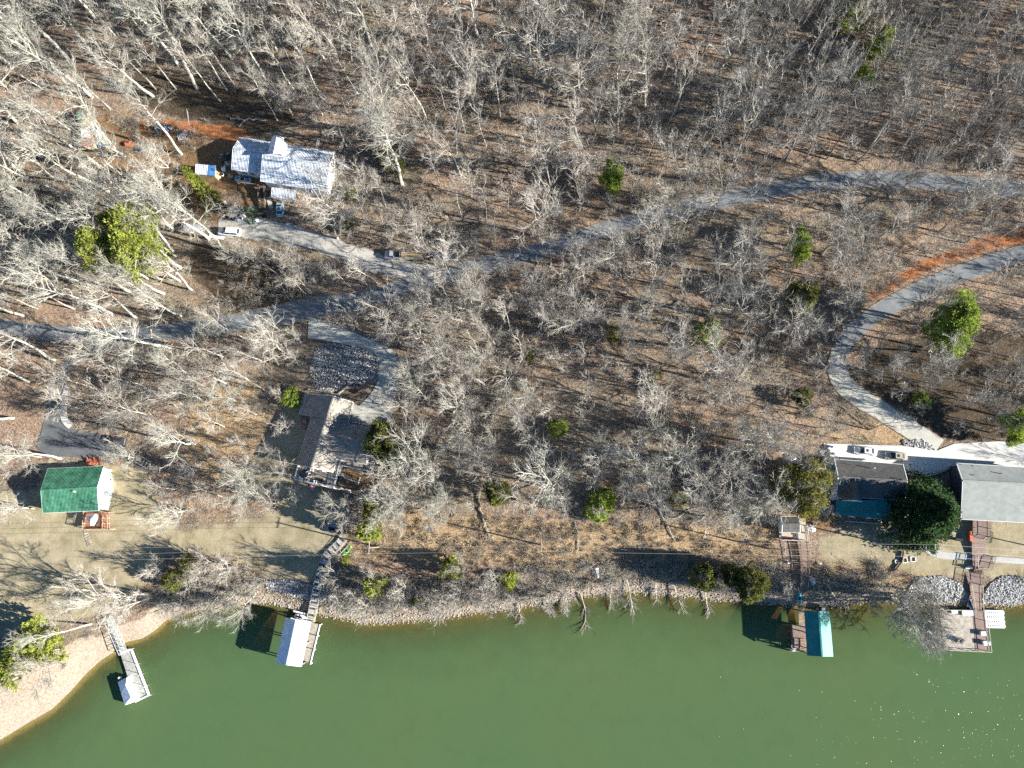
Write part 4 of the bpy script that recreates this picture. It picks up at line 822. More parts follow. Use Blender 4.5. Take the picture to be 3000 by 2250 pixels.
for (x, y), lb in (((2878,1855),'white storage box on the dock platform, upper of the two'), ((2885,1883),'white storage box on the dock platform, lower of the two')):
    t = thing('storage_box', P(x, y, zx), lb, 'box', 'white boxes on the dock platform'); MB().box((0,0,.35),(1.25,.8,.7)).build('box_body', MT['whitepl'], t, local=True); MB().box((0,0,.74),(1.32,.86,.08)).build('lid', MT['whitepl'], t, local=True)
t = thing('dock_locker', P(2831,1795,zx), 'long pale green slatted locker along the north rail of the dock', 'locker')
for i in range(9): MB().box((-1.05+i*.26,0,.55),(.24,1.1,.06)).build('slat', MT['alu'], t, local=True)
MB().box((0,0,.26),(2.3,1.05,.5)).build('locker_body', MT['deckgrey'], t, local=True)
t = thing('cooler', P(2793,1792,zx), 'blue and white cooler at the north edge of the dock platform', 'cooler'); MB().box((0,0,.25),(1.3,.6,.5)).build('cooler_body', MT['bluepl'], t, local=True); MB().box((0,0,.54),(1.3,.62,.08)).build('lid', MT['whitepl'], t, local=True)
t = thing('towel_bundle', P(2768,1790,zx), 'pinkish white cushion by the dock platform corner', 'cushion'); MB().box((0,0,.12),(1.0,.5,.22)).build('cushion', MT['pebble'], t, local=True)
chair(2815,1878,zx,MT['tarpdark'],'dark lounge chair near the middle of the dock platform',.9,.9); chair(2812,1873,zx,MT['greycloth'],'small grey chair behind the dark lounge chair on the dock',.7,.6)
for i, (x, y, w) in enumerate([(2911,1794,'upper'),(2911,1807.5,'second from top'),(2913,1821,'third from top'),(2914,1833,'lowest')]):
    t = thing('jet_ski_float', P(x, y, .3), f'white floating drive-on ramp, {w} of the row beside the dock platform', 'float', 'white floating ramps beside the dock', rz=R_(-1))
    mb = MB(); L, w_ = 4.1, .47; vv = [(-L/2,-w_,-.1),(L/2-.25,-w_,-.1),(L/2,-w_*.6,-.1),(L/2,w_*.6,-.1),(L/2-.25,w_,-.1),(-L/2,w_,-.1)]
    mb.prism([(a, b) for a, b, _ in vv], -.2, .3).build('float_body', MT['whitepl'], t, local=True)
    for k in range(6): MB().box((-1.4+k*.45, .0, .33),(.2,.34,.05)).build('pad', MT['carsilver'], t, local=True)
t = thing('orange_container', G(2839,1571,.1), 'long orange-red plastic container beside the brown boardwalk', 'container', rz=R_(86)); MB().box((0,0,.45),(2.1,.75,.85)).build('container_body', MT['orangepl'], t, local=True); MB().box((0,0,.92),(2.15,.8,.08)).build('lid', MT['orangepl'], t, local=True)
t = thing('grill', G(2802,1580), 'dark barrel grill on the grass under the big conifer', 'grill', rz=R_(-10)); MB().cyl((0,0,.8), .38, 1.5, 12, 0).build('barrel', MT['black'], t, local=True); MB().box((0,0,.3),(1.2,.4,.6)).build('stand', MT['tarpdark'], t, local=True)
for i, (x, y, w) in enumerate([(2650,1590,'the topmost one beside the dark fence'),(2672,1608,'near the footpath end'),(2650,1641,'beside the fence bend'),(2674,1638,'lowest to the east'),(2626,1645,'small one west of the fence')]):
    s = .5 if i < 4 else .3; g = G(x, y, .12); mb = MB()
    for a, b in (((-s,-s),(s,-s)),((s,-s),(s,s)),((s,s),(-s,s)),((-s,s),(-s,-s))): mb.bar((g.x+a[0], g.y+a[1], g.z), (g.x+b[0], g.y+b[1], g.z), .13, .25)
    tag(mb.build('planter_frame', MT['trim']), f'white square planter frame on the lawn, {w}', 'planter')
fn = thing('fence', G(2640,1600), 'low dark edging fence curving down the right lawn', 'fence')
fp = catmull([G(x, y, .1) for x, y in ((2634,1480),(2637,1530),(2640,1580),(2644,1620),(2640,1645),(2622,1668),(2596,1682))], 1.2); mb = MB()
for a, b in zip(fp[:-1], fp[1:]): mb.bar(a+Vector((0,0,.25)), b+Vector((0,0,.25)), .12, .5)
mb.build('board', MT['wooddk'], fn)
for p in fp[::2]: MB().bar(p-Vector((0,0,.3)), p+Vector((0,0,.7)), .14).build('post', MT['wooddk'], fn)
pp_ = [P(2478,1527,G(2520,1530).z+.7), P(2582,1535,G(2520,1530).z+.7)]; t = thing('clothes_rail', G(2530,1531), 'long white rail on posts south of the teal porch', 'rail'); MB().bar(*pp_, .12).build('bar', MT['trim'], t)
for f in (0.02, .5, .98): q = pp_[0].lerp(pp_[1], f); MB().bar(q, q-Vector((0,0,1)), .1).build('post', MT['trim'], t)
# ------------------------------------------------------------ vehicles
def car(px, py, rz, L, m, lab, kind='sedan', cat='car', W=1.8):
    g = G(px, py); g.z = max(g.z, H1(g.x-1, g.y), H1(g.x+1, g.y))+.15
    t = thing('parked_car' if cat == 'car' else cat.replace(' ', '_'), g, lab, cat, rz=rz); h = W/2; k = L/4.7
    S = dict(sedan=[(-2.35,.62,.70,.62),(-2.2,.86,.88,.3),(-1.4,.9,.98,.25),(0,.92,.98,.22),(1.0,.92,.95,.22),(1.9,.88,.80,.25),(2.25,.78,.68,.3),(2.38,.55,.58,.5)],
             truck=[(-2.7,.9,.80,.45),(-2.6,.93,.88,.4),(-1,.93,.95,.35),(.4,.94,1.05,.35),(1.2,.93,1.08,.35),(2.2,.9,1.02,.38),(2.6,.86,.95,.4),(2.7,.7,.8,.5)],
             van=[(-2.4,.85,.9,.4),(-2.3,.92,1.0,.3),(-1,.93,1.02,.3),(1.0,.93,1.02,.3),(1.8,.9,.92,.3),(2.3,.82,.8,.35),(2.42,.6,.66,.5)])[kind]
    vv = []
    for x, w, zt, zb in S:
        w *= h/.92*.98; x *= k if kind != 'truck' else L/5.4
        vv += [(x,-w,zb),(x,-w,zt*.8),(x,-w*.86,zt),(x,w*.86,zt),(x,w,zt*.8),(x,w,zb)]
    n = len(S); ff = [(i*6+j, i*6+(j+1) % 6, i*6+6+(j+1) % 6, i*6+6+j) for i in range(n-1) for j in range(6)]+[(5,4,3,2,1,0), tuple((n-1)*6+j for j in range(6))]
    ff = [tuple(reversed(f)) for f in ff]
    MB().add(vv, ff).build('body', m, t, local=True, smooth=False)
    cb_ = dict(sedan=(-1.65, 1.25, -.95, .45, .94, 1.42), truck=(-.75, 1.35, -.55, .75, 1.02, 1.72), van=(-2.2, 1.35, -1.95, .45, .98, 1.68))[kind]
    x0, x1, y0, y1, zb, zt = cb_; kk = k if kind != 'truck' else L/5.4; x0, x1, y0, y1 = x0*kk, x1*kk, y0*kk, y1*kk; wb_, wt = h*.88, h*.70
    MB().add([(x0,-wb_,zb),(x1,-wb_,zb),(x1,wb_,zb),(x0,wb_,zb),(y0,-wt,zt),(y1,-wt,zt),(y1,wt,zt),(y0,wt,zt)], [(4,5,6,7),(0,1,5,4),(1,2,6,5),(2,3,7,6),(3,0,4,7)]).build('cabin', m, t, local=True)
    def glassq(a, b, c_, d_, o, nm='window'):
        cen = (Vector(a)+Vector(b)+Vector(c_)+Vector(d_))/4; q = [Vector(p).lerp(cen, .12)+Vector(o) for p in (a, b, c_, d_)]
        MB().add(q, [(0,1,2,3)]).build(nm, MT['glass'], t, local=True)
    glassq((x1,-wb_,zb),(x1,wb_,zb),(y1,wt,zt),(y1,-wt,zt),(.02,0,.02),'windshield'); glassq((x0,wb_,zb),(x0,-wb_,zb),(y0,-wt,zt),(y0,wt,zt),(-.02,0,.02),'rear_window')
    for sg in (-1, 1): glassq((x0,sg*wb_,zb),(x1,sg*wb_,zb),(y1,sg*wt,zt),(y0,sg*wt,zt),(0,sg*.02,.01))
    for sx in (-1, 1):
        for sy in (-1, 1):
            c_ = (sx*L*.30, sy*(h-.1), .32); wl_ = MB().cyl(c_, .34, .22, 14, 1).build('wheel', MT['tyre'], t, local=True); MB().cyl((c_[0], c_[1]+sy*.02, c_[2]), .2, .2, 10, 1).build('rim', MT['rim'], wl_, local=True)
        MB().box((L*.485, sx*h*.62, .62),(.08,.3,.14)).build('headlight', MT['trim'], t, local=True); MB().box((-L*.49, sx*h*.66, .66),(.06,.25,.16)).build('tail_light', MT['orangepl'], t, local=True)
    if kind == 'sedan': MB().box((-.1,0,zt+.008),(.55,.6,.012)).build('sunroof', MT['glass'], t, local=True)
    if kind == 'truck':
        MB().box((-1.75*L/5.4,0,.97),(1.75,W*.8,.05)).build('bed_floor', MT['black'], t, local=True)
        for sg in (-1, 1): MB().box((-1.7*L/5.4, sg*h*.93, 1.05),(1.9,.1,.24)).build('bed_side', m, t, local=True)
        MB().box((-L*.49,0,1.0),(.08,W*.9,.3)).build('tailgate', m, t, local=True)
    return t
car(2531,1322,R_(175),4.9,MT['carwhite'],'white sedan with sunroof parked on the bright concrete apron')
car(2621,1337,R_(176),4.7,MT['carbeige'],'beige car parked behind the white sedan on the concrete apron','sedan')
car(677,683,R_(174),5.4,MT['carwhite'],'white van with debris on its roof on the gravel drive','van','van',1.95)
car(1308,756,R_(180),5.4,MT['carwhite'],'white pickup truck under a bare tree beside the road','truck','pickup truck',1.9)
car(345,1292,R_(172),4.8,MT['cardark'],'black car half hidden by bare branches at the parking area','van')
car(360,1335,R_(172),4.5,MT['cardark'],'black car parked at the lower edge of the dark parking area')
car(824,618,R_(95),3.9,MT['carblue'],'light blue car under bare branches south of the metal porch roof','sedan')
def trailer(px, py, rz, L, W, lab, load=None):
    t = thing('trailer', G(px, py), lab, 'trailer', rz=rz)
    mb = MB(); 
    for sg in (-1, 1): mb.bar((-L/2, sg*W/2, .6),(L/2, sg*W/2, .6), .12); mb.bar((-L/2, sg*W/2, 1.0),(L/2, sg*W/2, 1.0), .07)
    for x in np.linspace(-L/2, L/2, 5): mb.bar((x,-W/2,.6),(x,W/2,.6), .1); mb.bar((x,-W/2,.6),(x,-W/2,1.0), .06); mb.bar((x,W/2,.6),(x,W/2,1.0), .06)
    mb.bar((L/2,0,.6),(L/2+1.2,0,.5), .12); mb.build('frame', MT['alu'], t, local=True)
    for sg in (-1, 1): MB().cyl((0, sg*(W/2+.15), .33), .33, .22, 12, 1).build('wheel', MT['tyre'], t, local=True)
    return t
trailer(424,1354,R_(-28),3.2,1.7,'empty open utility trailer under branches near the black car')
tl = trailer(1207,750,R_(180),5.2,2.1,'long trailer stacked with tan lumber beside the gravel drive')
for i in range(9): MB().box((0, -.85+i*.21, .78+.1*(i % 3)),(5.0,.17,.14+.04*(i % 2))).build('beam', MT['tanwall'] if i % 3 else MT['wood'], tl, local=True)
car(1152,750,R_(180),3.6,MT['carsilver'],'short silver and dark truck hitched to the lumber trailer','truck','truck',2.0)
# boat on land, junk
bt = thing('covered_boat', G(580,673), 'boat under a grey-white cover parked behind the white van', 'boat', rz=R_(-6)); L = 5.6
vv = []; 
for i in range(9):
    u = i/8; x = -L/2+u*L; w = 1.1*(1-max(0, u-.45)**2*3.1); zt = 1.5+.35*math.sin(u*2.6); vv += [(x,-w,1.0),(x,-w*.55,zt),(x,0,zt+.2),(x,w*.55,zt),(x,w,1.0)]
MB().add(vv, [(i*5+k, i*5+5+k, i*5+6+k, i*5+k+1) for i in range(8) for k in range(4)]+[(0,1,2,3,4),(44,43,42,41,40)]).build('cover', MT['greycloth'], bt, local=True)
vv = []
for i in range(9):
    u = i/8; x = -L/2+u*L; w = 1.05*(1-max(0, u-.45)**2*3.1); vv += [(x,-w,1.0),(x,-w*.5,.45),(x,w*.5,.45),(x,w,1.0)]
MB().add(vv, [(i*4+k, i*4+k+1, i*4+5+k, i*4+4+k) for i in range(8) for k in range(3)]).build('hull', MT['whitepl'], bt, local=True)
tag(MB().bar(G(614,692,.2), G(656,699,.2), .7, .12).build('white_board', MT['trim']), 'long white board on the ground south of the white van', 'board')
tag(MB().bar(G(788,580,.6), G(797,612,.3), 1.0, .1).build('pale_board', MT['deckpale']), 'pale board propped beside the dark stair', 'board')
tg = thing('green_tank', G(739,622), 'green tarp covered hull beside the junk pile at the stair foot', 'tank')
MB().cyl((0,.55,.7), .55, 3.4, 14, 0).build('tank', MT['tarpgreen'], tg, local=True); MB().cyl((0,-.55,.7), .5, 3.2, 14, 0).build('tank', MT['tarpgreen'], tg, local=True); MB().box((0,0,.25),(3.0,1.6,.4)).build('cradle', MT['wood'], tg, local=True)
for i, (x, y, w) in enumerate([(700,527,'leftmost'),(715,530,'middle'),(731,533,'rightmost')]):
    t = thing('plastic_tote', G(x, y), f'{w} of the three plastic tote bins below the metal roofed house', 'bin', 'tote bins below the house')
    MB().box((0,0,.5),(1.05,1.0,1.0)).build('bin_body', MT['whitepl'], t, local=True); MB().box((0,0,1.02),(.85,.8,.06)).build('contents', [MT['tarpblue'], MT['black'], MT['tarpblue']][i], t, local=True)
JK = [(612,600,'bluepl','blue crumpled bin at the west end of the junk pile'),(630,600,'tarpwhite','pale sheet at the north edge of the junk pile'),(642,612,'tarpdark','dark tarp bundle in the junk pile west half'),(652,623,'wood','brown crate at the junk pile lower edge'),(676,626,'tarpdark','big dark tarp heap in the middle of the junk pile'),(686,617,'greycloth','grey folded frame on the dark tarp heap'),(711,633,'greycloth','purple-grey bundle next to the green hull'),(692,645,'whitepl','white bucket at the lower edge of the junk pile'),(706,645,'whitepl','white crate beside the white bucket'),(735,646,'tarpgreen','green bag below the green tank'),(752,648,'alu','pile of metal scraps near the drive end'),(774,634,'tyre','black tyre at the foot of the dark stair'),(662,596,'carsilver','silver oval tub at the north west of the junk pile'),(640,590,'tarpdark','dark sheet draped at the north west junk pile'),
 (660,463,'tarpdark','dark wheelbarrow heap against the metal house west end'),(668,452,'whitepl','white bucket by the metal house west wall'),(670,482,'deckgrey','grey table against the metal house west wall'),(658,497,'whitepl','white scrap by the grey table'),(678,518,'deckpale','pale box east of the yellow shed'),(655,515,'trim','white can between the shed and the tote bins'),(643,512,'deckrail','tan lumber scrap beside the yellow shed'),
 (278,380,'tarpblue','blue tarp bundle beside the white sheet lean-to'),(292,395,'tarpwhite','white tarp heap below the blue bundle'),(302,420,'tarpblue','long blue tarp near the rusty lean-to'),(316,425,'tyre','dark round tank right of the long blue tarp'),(293,405,'orangepl','orange panel between the tarps'),(378,424,'orangepl','orange crate in the middle of the upper left yard'),(415,443,'bluepl','blue barrel in the upper left yard'),(445,432,'trim','white frame beside the blue barrel'),(466,374,'tarpdark','dark machine pile beside the red clay mound'),(488,376,'tarpblue','blue-grey tarp on the red clay bank'),(504,376,'wood','brown crate on the red clay bank'),(519,383,'wooddk','dark pallet on the red clay bank'),(540,394,'trim','white window frame lying below the ladder'),(533,401,'whitepl','white bag beside the white window frame'),(1008,487,'whitepl','white scrap heap east of the metal house'),(995,478,'bluepl','blue crate east of the metal house'),
 (2432,1314,'carwhite','white utility cart at the west end of the concrete apron'),(2436,1334,'carwhite','second white cart below the utility cart'),(2415,1325,'deckgrey','grey pallet beside the white carts'),(2318,1350,'tarpwhite','white boat wreck under branches left of the teal side roof'),
 (2367,1540,'wood','brown scrap pile east of the shed deck'),(2374,1546,'whitepl','white scrap in the pile east of the shed deck'),(2385,1536,'whitepl','white bucket beside the scrap pile'),(2308,1648,'whitepl','white cooler on the slope west of the long stair'),(2400,1652,'whitepl','white shard on the slope east of the long stair'),(2381,1702,'trim','white plank scrap near the stair foot'),(2255,1592,'pebble','pale wheel rim left of the shed deck')]
for i, (x, y, m, lb) in enumerate(JK):
    rs = random.Random(i*7+1); g = G(x, y); nm = lb.split()[1] if False else None
    kindw = next((w for w in ('bin','sheet','bundle','crate','heap','frame','bucket','bag','tyre','tub','table','can','tarp','tank','panel','barrel','pallet','cart','wreck','cooler','box','scraps','scrap','pile','rim','shard') if w in lb.split()), 'scrap')
    ren = {'sheet':'tarp_sheet','heap':'tarp_heap','scraps':'metal_scrap','scrap':'scrap_piece','pile':'junk_heap','rim':'wheel_rim','shard':'plastic_scrap','can':'trash_can','wreck':'old_boat','frame':'folding_frame','panel':'wood_panel','bundle':'cloth_bundle','cart':'utility_cart'}
    nm = ren.get(kindw, kindw); t = thing(nm, g, lb, nm.split('_')[-1], rz=rs.uniform(0, 3.1))
    big = .45 if 'slope' in lb else 1.6 if any(w in lb for w in ('big','heap','wreck','long','machine','mound')) else 1.0
    if kindw in ('tyre','rim'):
        mb = MB(); N = 16; vv = [((R+.16*math.cos(b))*math.cos(a), (R+.16*math.cos(b))*math.sin(a), .2+.16*math.sin(b)) for R in (.42,) for a in [math.tau*k/N for k in range(N)] for b in [math.tau*j/6 for j in range(6)]]
        mb.add(vv, [(k*6+j, ((k+1) % N)*6+j, ((k+1) % N)*6+(j+1) % 6, k*6+(j+1) % 6) for k in range(N) for j in range(6)]).build('tread_ring', MT[m], t, local=True)
    elif kindw in ('barrel','bucket','can','tub','tank'): 
        r = .38*big if kindw != 'bucket' else .3; MB().cyl((0,0,.4), r, .8, 14).build('vessel', MT[m], t, local=True); MB().cyl((0,0,.81), r*.85, .05, 14).build('lid', MT['black'] if i % 2 else MT['whitepl'], t, local=True)
    elif kindw in ('bin','crate','box','cooler','table','cart','container'):
        MB().box((0,0,.4),(1.1*big,.8*big,.7)).build('box_body', MT[m], t, local=True); MB().box((0,0,.79),(1.18*big,.88*big,.07)).build('lid', MT[m], t, local=True); MB().box((.3,.1,.9),(.4,.35,.18)).build('contents', MT['tarpdark'], t, local=True)
    elif kindw in ('frame','pallet','panel'):
        mb = MB(); s = .8*big
        for k in range(5): mb.box((-s+k*s/2,0,.2),(s*.3,1.8*s,.05))
        for yy in (-.8*s, 0, .8*s): mb.box((0,yy,.1),(2.2*s,.12,.12))
        mb.build('slat', MT[m], t, local=True, kind='stuff')
    else:
        N = 9; vv = [(0,0,.75*big)]; ff = []
        for j, (rr, zz) in enumerate(((.5,.6),(1.0,.05))):
            for k in range(N): a = math.tau*k/N; q = rr*big*rs.uniform(.6, 1.1); vv.append((q*math.cos(a)*1.3, q*math.sin(a)*.8, zz*big*rs.uniform(.6, 1.1)))
        ff = [(0, 1+k, 1+(k+1) % N) for k in range(N)]+[(1+k, 1+N+k, 1+N+(k+1) % N, 1+(k+1) % N) for k in range(N)]
        MB().add(vv, ff).build('heap_body', MT[m], t, local=True)
        for k in range(3): MB().box((rs.uniform(-.6,.6)*big, rs.uniform(-.4,.4)*big, .6*big),(rs.uniform(.3,.9),.12,.1), rs.uniform(0,3)).build('scrap_strip', [MT['whitepl'], MT['alu'], MT['wood']][k], t, local=True)
# white marker by the shore
t = thing('white_post', G(1748,1672), 'white tapered panel standing in the brush above the shore', 'marker'); MB().add([(-.35,.6,.9),(.45,.7,.9),(.5,-1.6,.15),(.15,-1.6,.15),(-.35,.6,.8),(.45,.7,.8),(.5,-1.6,.05),(.15,-1.6,.05)], [(0,3,2,1),(4,5,6,7),(0,1,5,4),(1,2,6,5),(2,3,7,6),(3,0,4,7)]).build('panel', MT['whitepl'], t, local=True); MB().box((0,.5,.4),(.1,.1,.8)).build('leg', MT['alu'], t, local=True)
# garden walls round the curved driveway
for i, pl_ in enumerate([[(905,1141),(960,1150),(990,1157),(1020,1131)], [(990,1157),(1036,1180)], [(902,1003),(974,1012)]]):
    w = thing('garden_wall', G(*pl_[0]), ['low timber retaining wall along the rock bed above the roof','short retaining wall between the roof and the planting bed','low brown wall under the driveway edge at the rocks'][i], 'wall')
    pts_ = catmull([G(x, y, .1) for x, y in pl_], 1.6) 
    for a, b in zip(pts_[:-1], pts_[1:]): MB().bar(a, b.lerp(a, .03), .3, .9).build('timber', MT['deckpale'] if i == 0 else MT['wood'], w)
t = thing('garden_post', G(1139,1240), 'pale stone pillar at the driveway lower corner', 'pillar'); MB().box((0,0,.6),(.45,1.9,1.2), -.25).build('pillar', MT['pebble'], t, local=True); MB().box((0,0,1.23),(.55,2.0,.08), -.25).build('cap', MT['deckgrey'], t, local=True)
t = thing('red_planter', G(1048,1149), 'dark red round planter on the planting bed by the driveway', 'planter'); MB().cyl((0,0,.35), .45, .7, 12).build('pot', MT['brick'], t, local=True); MB().cyl((0,0,.7), .38, .1, 12).build('soil', MT['black'], t, local=True)
t = thing('lawn_chair', G(894,1236), 'red lawn chair in the shade beside the dark roof edge', 'chair'); MB().box((0,0,.4),(.8,.7,.1)).build('seat', MT['pink'], t, local=True); MB().box((0,.35,.7),(.8,.1,.6)).build('backrest', MT['pink'], t, local=True)
for sx in (-1, 1): MB().box((sx*.35,0,.2),(.07,.6,.4)).build('leg', MT['trim'], t, local=True)
# ------------------------------------------------------------ poles and wires
def pole(px, py, H, lab, az=0, arm=1.2, m='wood'):
    g = G(px, py); t = thing('utility_pole', g, lab, 'utility pole', rz=az)
    MB().tube([(0,0,-.5),(0,0,H)], [.19,.13], 8).build('mast', MT[m], t, local=True)
    MB().bar((0,-arm,H-.3),(0,arm,H-.3), .13).build('crossarm', MT['deckpale'], t, local=True)
    for yy in (-arm, 0, arm): MB().cyl((0,yy,H-.15), .07, .2, 8).build('insulator', MT['trim'], t, local=True)
    return Vector((g.x, g.y, g.z+H))
LP = [pole(-330,1640,10.5,'utility pole of the shore line standing beyond the left picture edge'), pole(1112,1603,10,'utility pole beside the curved walkway head'), pole(1587,1597,10.5,'utility pole above the straw brush with crossarm seen from above'), pole(2256,1608,10.5,'utility pole left of the white shed deck'), pole(2668,1610,10.5,'utility pole beside the footpath under the wires'), pole(3240,1650,10.5,'utility pole of the shore line beyond the right picture edge')]
def wire(a, b, sag, lab):
    N = 14; pts_ = [a.lerp(b, i/N)-Vector((0,0,sag*4*(i/N)*(1-i/N))) for i in range(N+1)]
    tag(MB().tube(pts_, [.024]*(N+1), 4).build('power_line', MT['cable']), lab, 'power line', 'overhead wires along the shore')
sp = ['left edge to walkway span','walkway to brush span','brush to shed span','shed to footpath span','footpath to right edge span']
for i in range(5):
    for yy, w in ((-1.2,'lake side'),(0,'middle'),(1.2,'land side')):
        wire(LP[i]+Vector((0,yy,-.1)), LP[i+1]+Vector((0,yy,-.1)), .5, f'thin pale overhead wire, {w}, {sp[i]}')
rp = pole(506,1010,9.5,'leaning pale utility pole on the south verge of the road', az=.2, arm=.9)
np_ = G(470, 840); 
for yy, w in ((-.9,'west'),(.9,'east')):
    N = 10; a = rp+Vector((.15*yy,yy*.3,-.1)); b = np_+Vector((yy*.4,0,7)); pts_ = [a.lerp(b, i/N)-Vector((0,0,1.2*4*(i/N)*(1-i/N))) for i in range(N+1)]
    tag(MB().tube(pts_, [.024]*(N+1), 4).build('power_line', MT['cable']), f'thin wire crossing the road north from the leaning pole, {w} one', 'power line')
# ------------------------------------------------------------ bare trees
def unit(v): return v/(np.linalg.norm(v)+1e-9)
class TB:
    """tube / twig collector on numpy"""
    def __init__(s): s.v = []; s.f = []; s.n = 0
    def tube(s, pts, r0, r1, k):
        n = len(pts); pts = np.asarray(pts); d = np.gradient(pts, axis=0); d /= np.linalg.norm(d, axis=1)[:, None]+1e-9
        ref = np.array([.3, .9, .1]) if abs(d[0][1]) < .8 else np.array([.9, .1, .3])
        a = np.cross(d, ref); a /= np.linalg.norm(a, axis=1)[:, None]+1e-9; b = np.cross(d, a)
        t = np.arange(k)*2*np.pi/k; rr = np.linspace(r0, r1, n)[:, None, None]
        v = pts[:, None, :]+(a[:, None, :]*np.cos(t)[None, :, None]+b[:, None, :]*np.sin(t)[None, :, None])*rr
        s.v.append(v.reshape(-1, 3)); i, j = np.meshgrid(np.arange(n-1), np.arange(k), indexing='ij'); i = i.ravel(); j = j.ravel(); j2 = (j+1) % k
        A = s.n+i*k+j; B = s.n+i*k+j2; C = B+k; D = A+k
        s.f += list(zip(A.tolist(), B.tolist(), C.tolist())); s.f += list(zip(A.tolist(), C.tolist(), D.tolist())); s.n += n*k
    def twigs(s, rng, P0, D0, L, w):
        """P0, D0: arrays (m,3); one slim bent blade each"""
        m = len(P0); e = rng.normal(0, .25, (m, 3)); tip = P0+(D0+e*.6)*L[:, None]; sd = np.cross(D0, rng.normal(0, 1, (m, 3))); sd /= np.linalg.norm(sd, axis=1)[:, None]+1e-9
        v = np.stack([P0-sd*w[:, None]/2, P0+sd*w[:, None]/2, tip], 1).reshape(-1, 3)
        b = s.n+np.arange(m)*3; s.v.append(v); s.f += list(zip(b.tolist(), (b+1).tolist(), (b+2).tolist())); s.n += m*3
    def mesh(s, name, m):
        me = bpy.data.meshes.new(name); me.from_pydata(np.concatenate(s.v).tolist(), [], s.f); me.materials.append(m); me.update(); return me
def path(rng, p, d, L, n, crook, up):
    pts = [p]; d = unit(d)
    for _ in range(n):
        d = unit(d+rng.normal(0, crook, 3)+np.array([0, 0, up])); p = p+d*L/n; pts.append(p)
    return np.array(pts)
def bare_tree(seed, H, R, r0, bare, nl, crook=.16, up=.06, dens=1.0, lean=(0, 0), fork=False):
    rng = np.random.default_rng(seed); T = TB(); C = TB()
    trunk = [np.zeros(3)]; d = np.array([lean[0], lean[1], 1.0]); n = 12
    for i in range(n):
        d = unit(d+np.append(rng.normal(0, crook*.35, 2), .12)); trunk.append(trunk[-1]+d*H*.93/n)
    trunk = np.array(trunk); trunk[0][2] = -.6
    T.tube(trunk, r0, r0*.12, 7)
    limbs = []
    for i in range(nl):
        f = bare+(1-bare)*(max(0, i+rng.uniform(-.3, .3))/nl)**.9; f = min(max(f, bare*.9), .97)
        x = f*n; k = int(min(x, n-1)); p = trunk[k]+(trunk[k+1]-trunk[k])*(x-k)
        az = i*2.4+rng.uniform(-.5, .5); prof = math.sin(math.pi*min(1, .28+.72*(1-(f-bare)/(1-bare+1e-6))))*.55+.55 if not fork else 1.0
        L = R*prof*rng.uniform(.8, 1.25); el = .35+.9*(f-bare)/(1-bare+1e-6)+rng.uniform(-.15, .2)
        dd = np.array([math.cos(az)*math.cos(el), math.sin(az)*math.cos(el), math.sin(el)])
        rr = max(.075, r0*(1-f*.7)*.62); pts = path(rng, p, dd, L*1.15, 6, crook, up); C.tube(pts, rr, rr*.32, 4); limbs.append((pts, L, rr))
    P0, D0, LL, WW = [], [], [], []
    def sub(pts, L, rr, lvl):
        nb = [0, int(6*dens+1.5), 4][lvl] if lvl < 3 else 0
        for j in range(nb):
            t = rng.uniform(.22, 1.0); x = t*(len(pts)-1); k = int(min(x, len(pts)-2)); p = pts[k]+(pts[k+1]-pts[k])*(x-k); d = unit(pts[k+1]-pts[k])
            dd = unit(d*1.0+unit(rng.normal(0, 1, 3)+[0, 0, .3])*.75); l = L*(.55 if lvl == 1 else .5)*(1.15-.5*t)*rng.uniform(.7, 1.2); r2 = max(.034, rr*.52)
            q = path(rng, p, dd, l, 4 if lvl == 1 else 3, crook*1.15, up); C.tube(q, r2, max(.014, r2*.38), 3)
            m = int((2.4 if lvl == 1 else 3.4)*dens+.5)
            tt = rng.uniform(.15, 1, m)*(len(q)-1); kk = np.minimum(tt.astype(int), len(q)-2); pp = q[kk]+(q[kk+1]-q[kk])*(tt-kk)[:, None]; dq_ = q[kk+1]-q[kk]; dq_ /= np.linalg.norm(dq_, axis=1)[:, None]+1e-9
            rn = rng.normal(0, 1, (m, 3)); rn /= np.linalg.norm(rn, axis=1)[:, None]; dv = dq_*.95+rn*.5+np.array([0, 0, .12])
            P0.append(pp); D0.append(dv); LL.append(rng.uniform(.5, 1.35, m)*(.5+R*.09)); WW.append(np.full(m, .027))
            if lvl == 1: sub(q, l, r2, 2)
    for pts, L, rr in limbs: sub(pts, L, rr, 1)
    C.twigs(rng, np.concatenate(P0), np.concatenate(D0), np.concatenate(LL), np.concatenate(WW))
    # second order twigs
    a = np.concatenate(P0); b = np.concatenate(D0); l = np.concatenate(LL); pp = a+b*l[:, None]*rng.uniform(.3, .8, (len(a), 1)); rn = rng.normal(0, 1, pp.shape)
    h_ = slice(0, None, 2); C.twigs(rng, pp[h_], unit_rows(b+rn*.5)[h_], l[h_]*.65, np.full(len(a[h_]), .02))
    return T, C
def unit_rows(a): return a/(np.linalg.norm(a, axis=1)[:, None]+1e-9)
KINDS = {}
def reg(kind, seeds, bm, tm, **kw):
    KINDS[kind] = []
    for s_ in seeds:
        T, C = bare_tree(s_, **kw); KINDS[kind].append((T.mesh('trunk', MT[bm]), C.mesh('crown', MT[tm]), kw['H'], kw['R']))
reg('oak', (11, 12, 13), 'bark', 'twig', H=18, R=7.2, r0=.40, bare=.30, nl=13, crook=.24, up=.05, dens=1.5)
reg('pale', (21, 22, 23), 'barkw', 'twigw', H=24, R=6.2, r0=.40, bare=.50, nl=12, crook=.22, up=.07, dens=1.1)
reg('slim', (31, 32, 33), 'bark', 'twig', H=21, R=3.4, r0=.21, bare=.55, nl=10, crook=.16, up=.12, dens=.8)
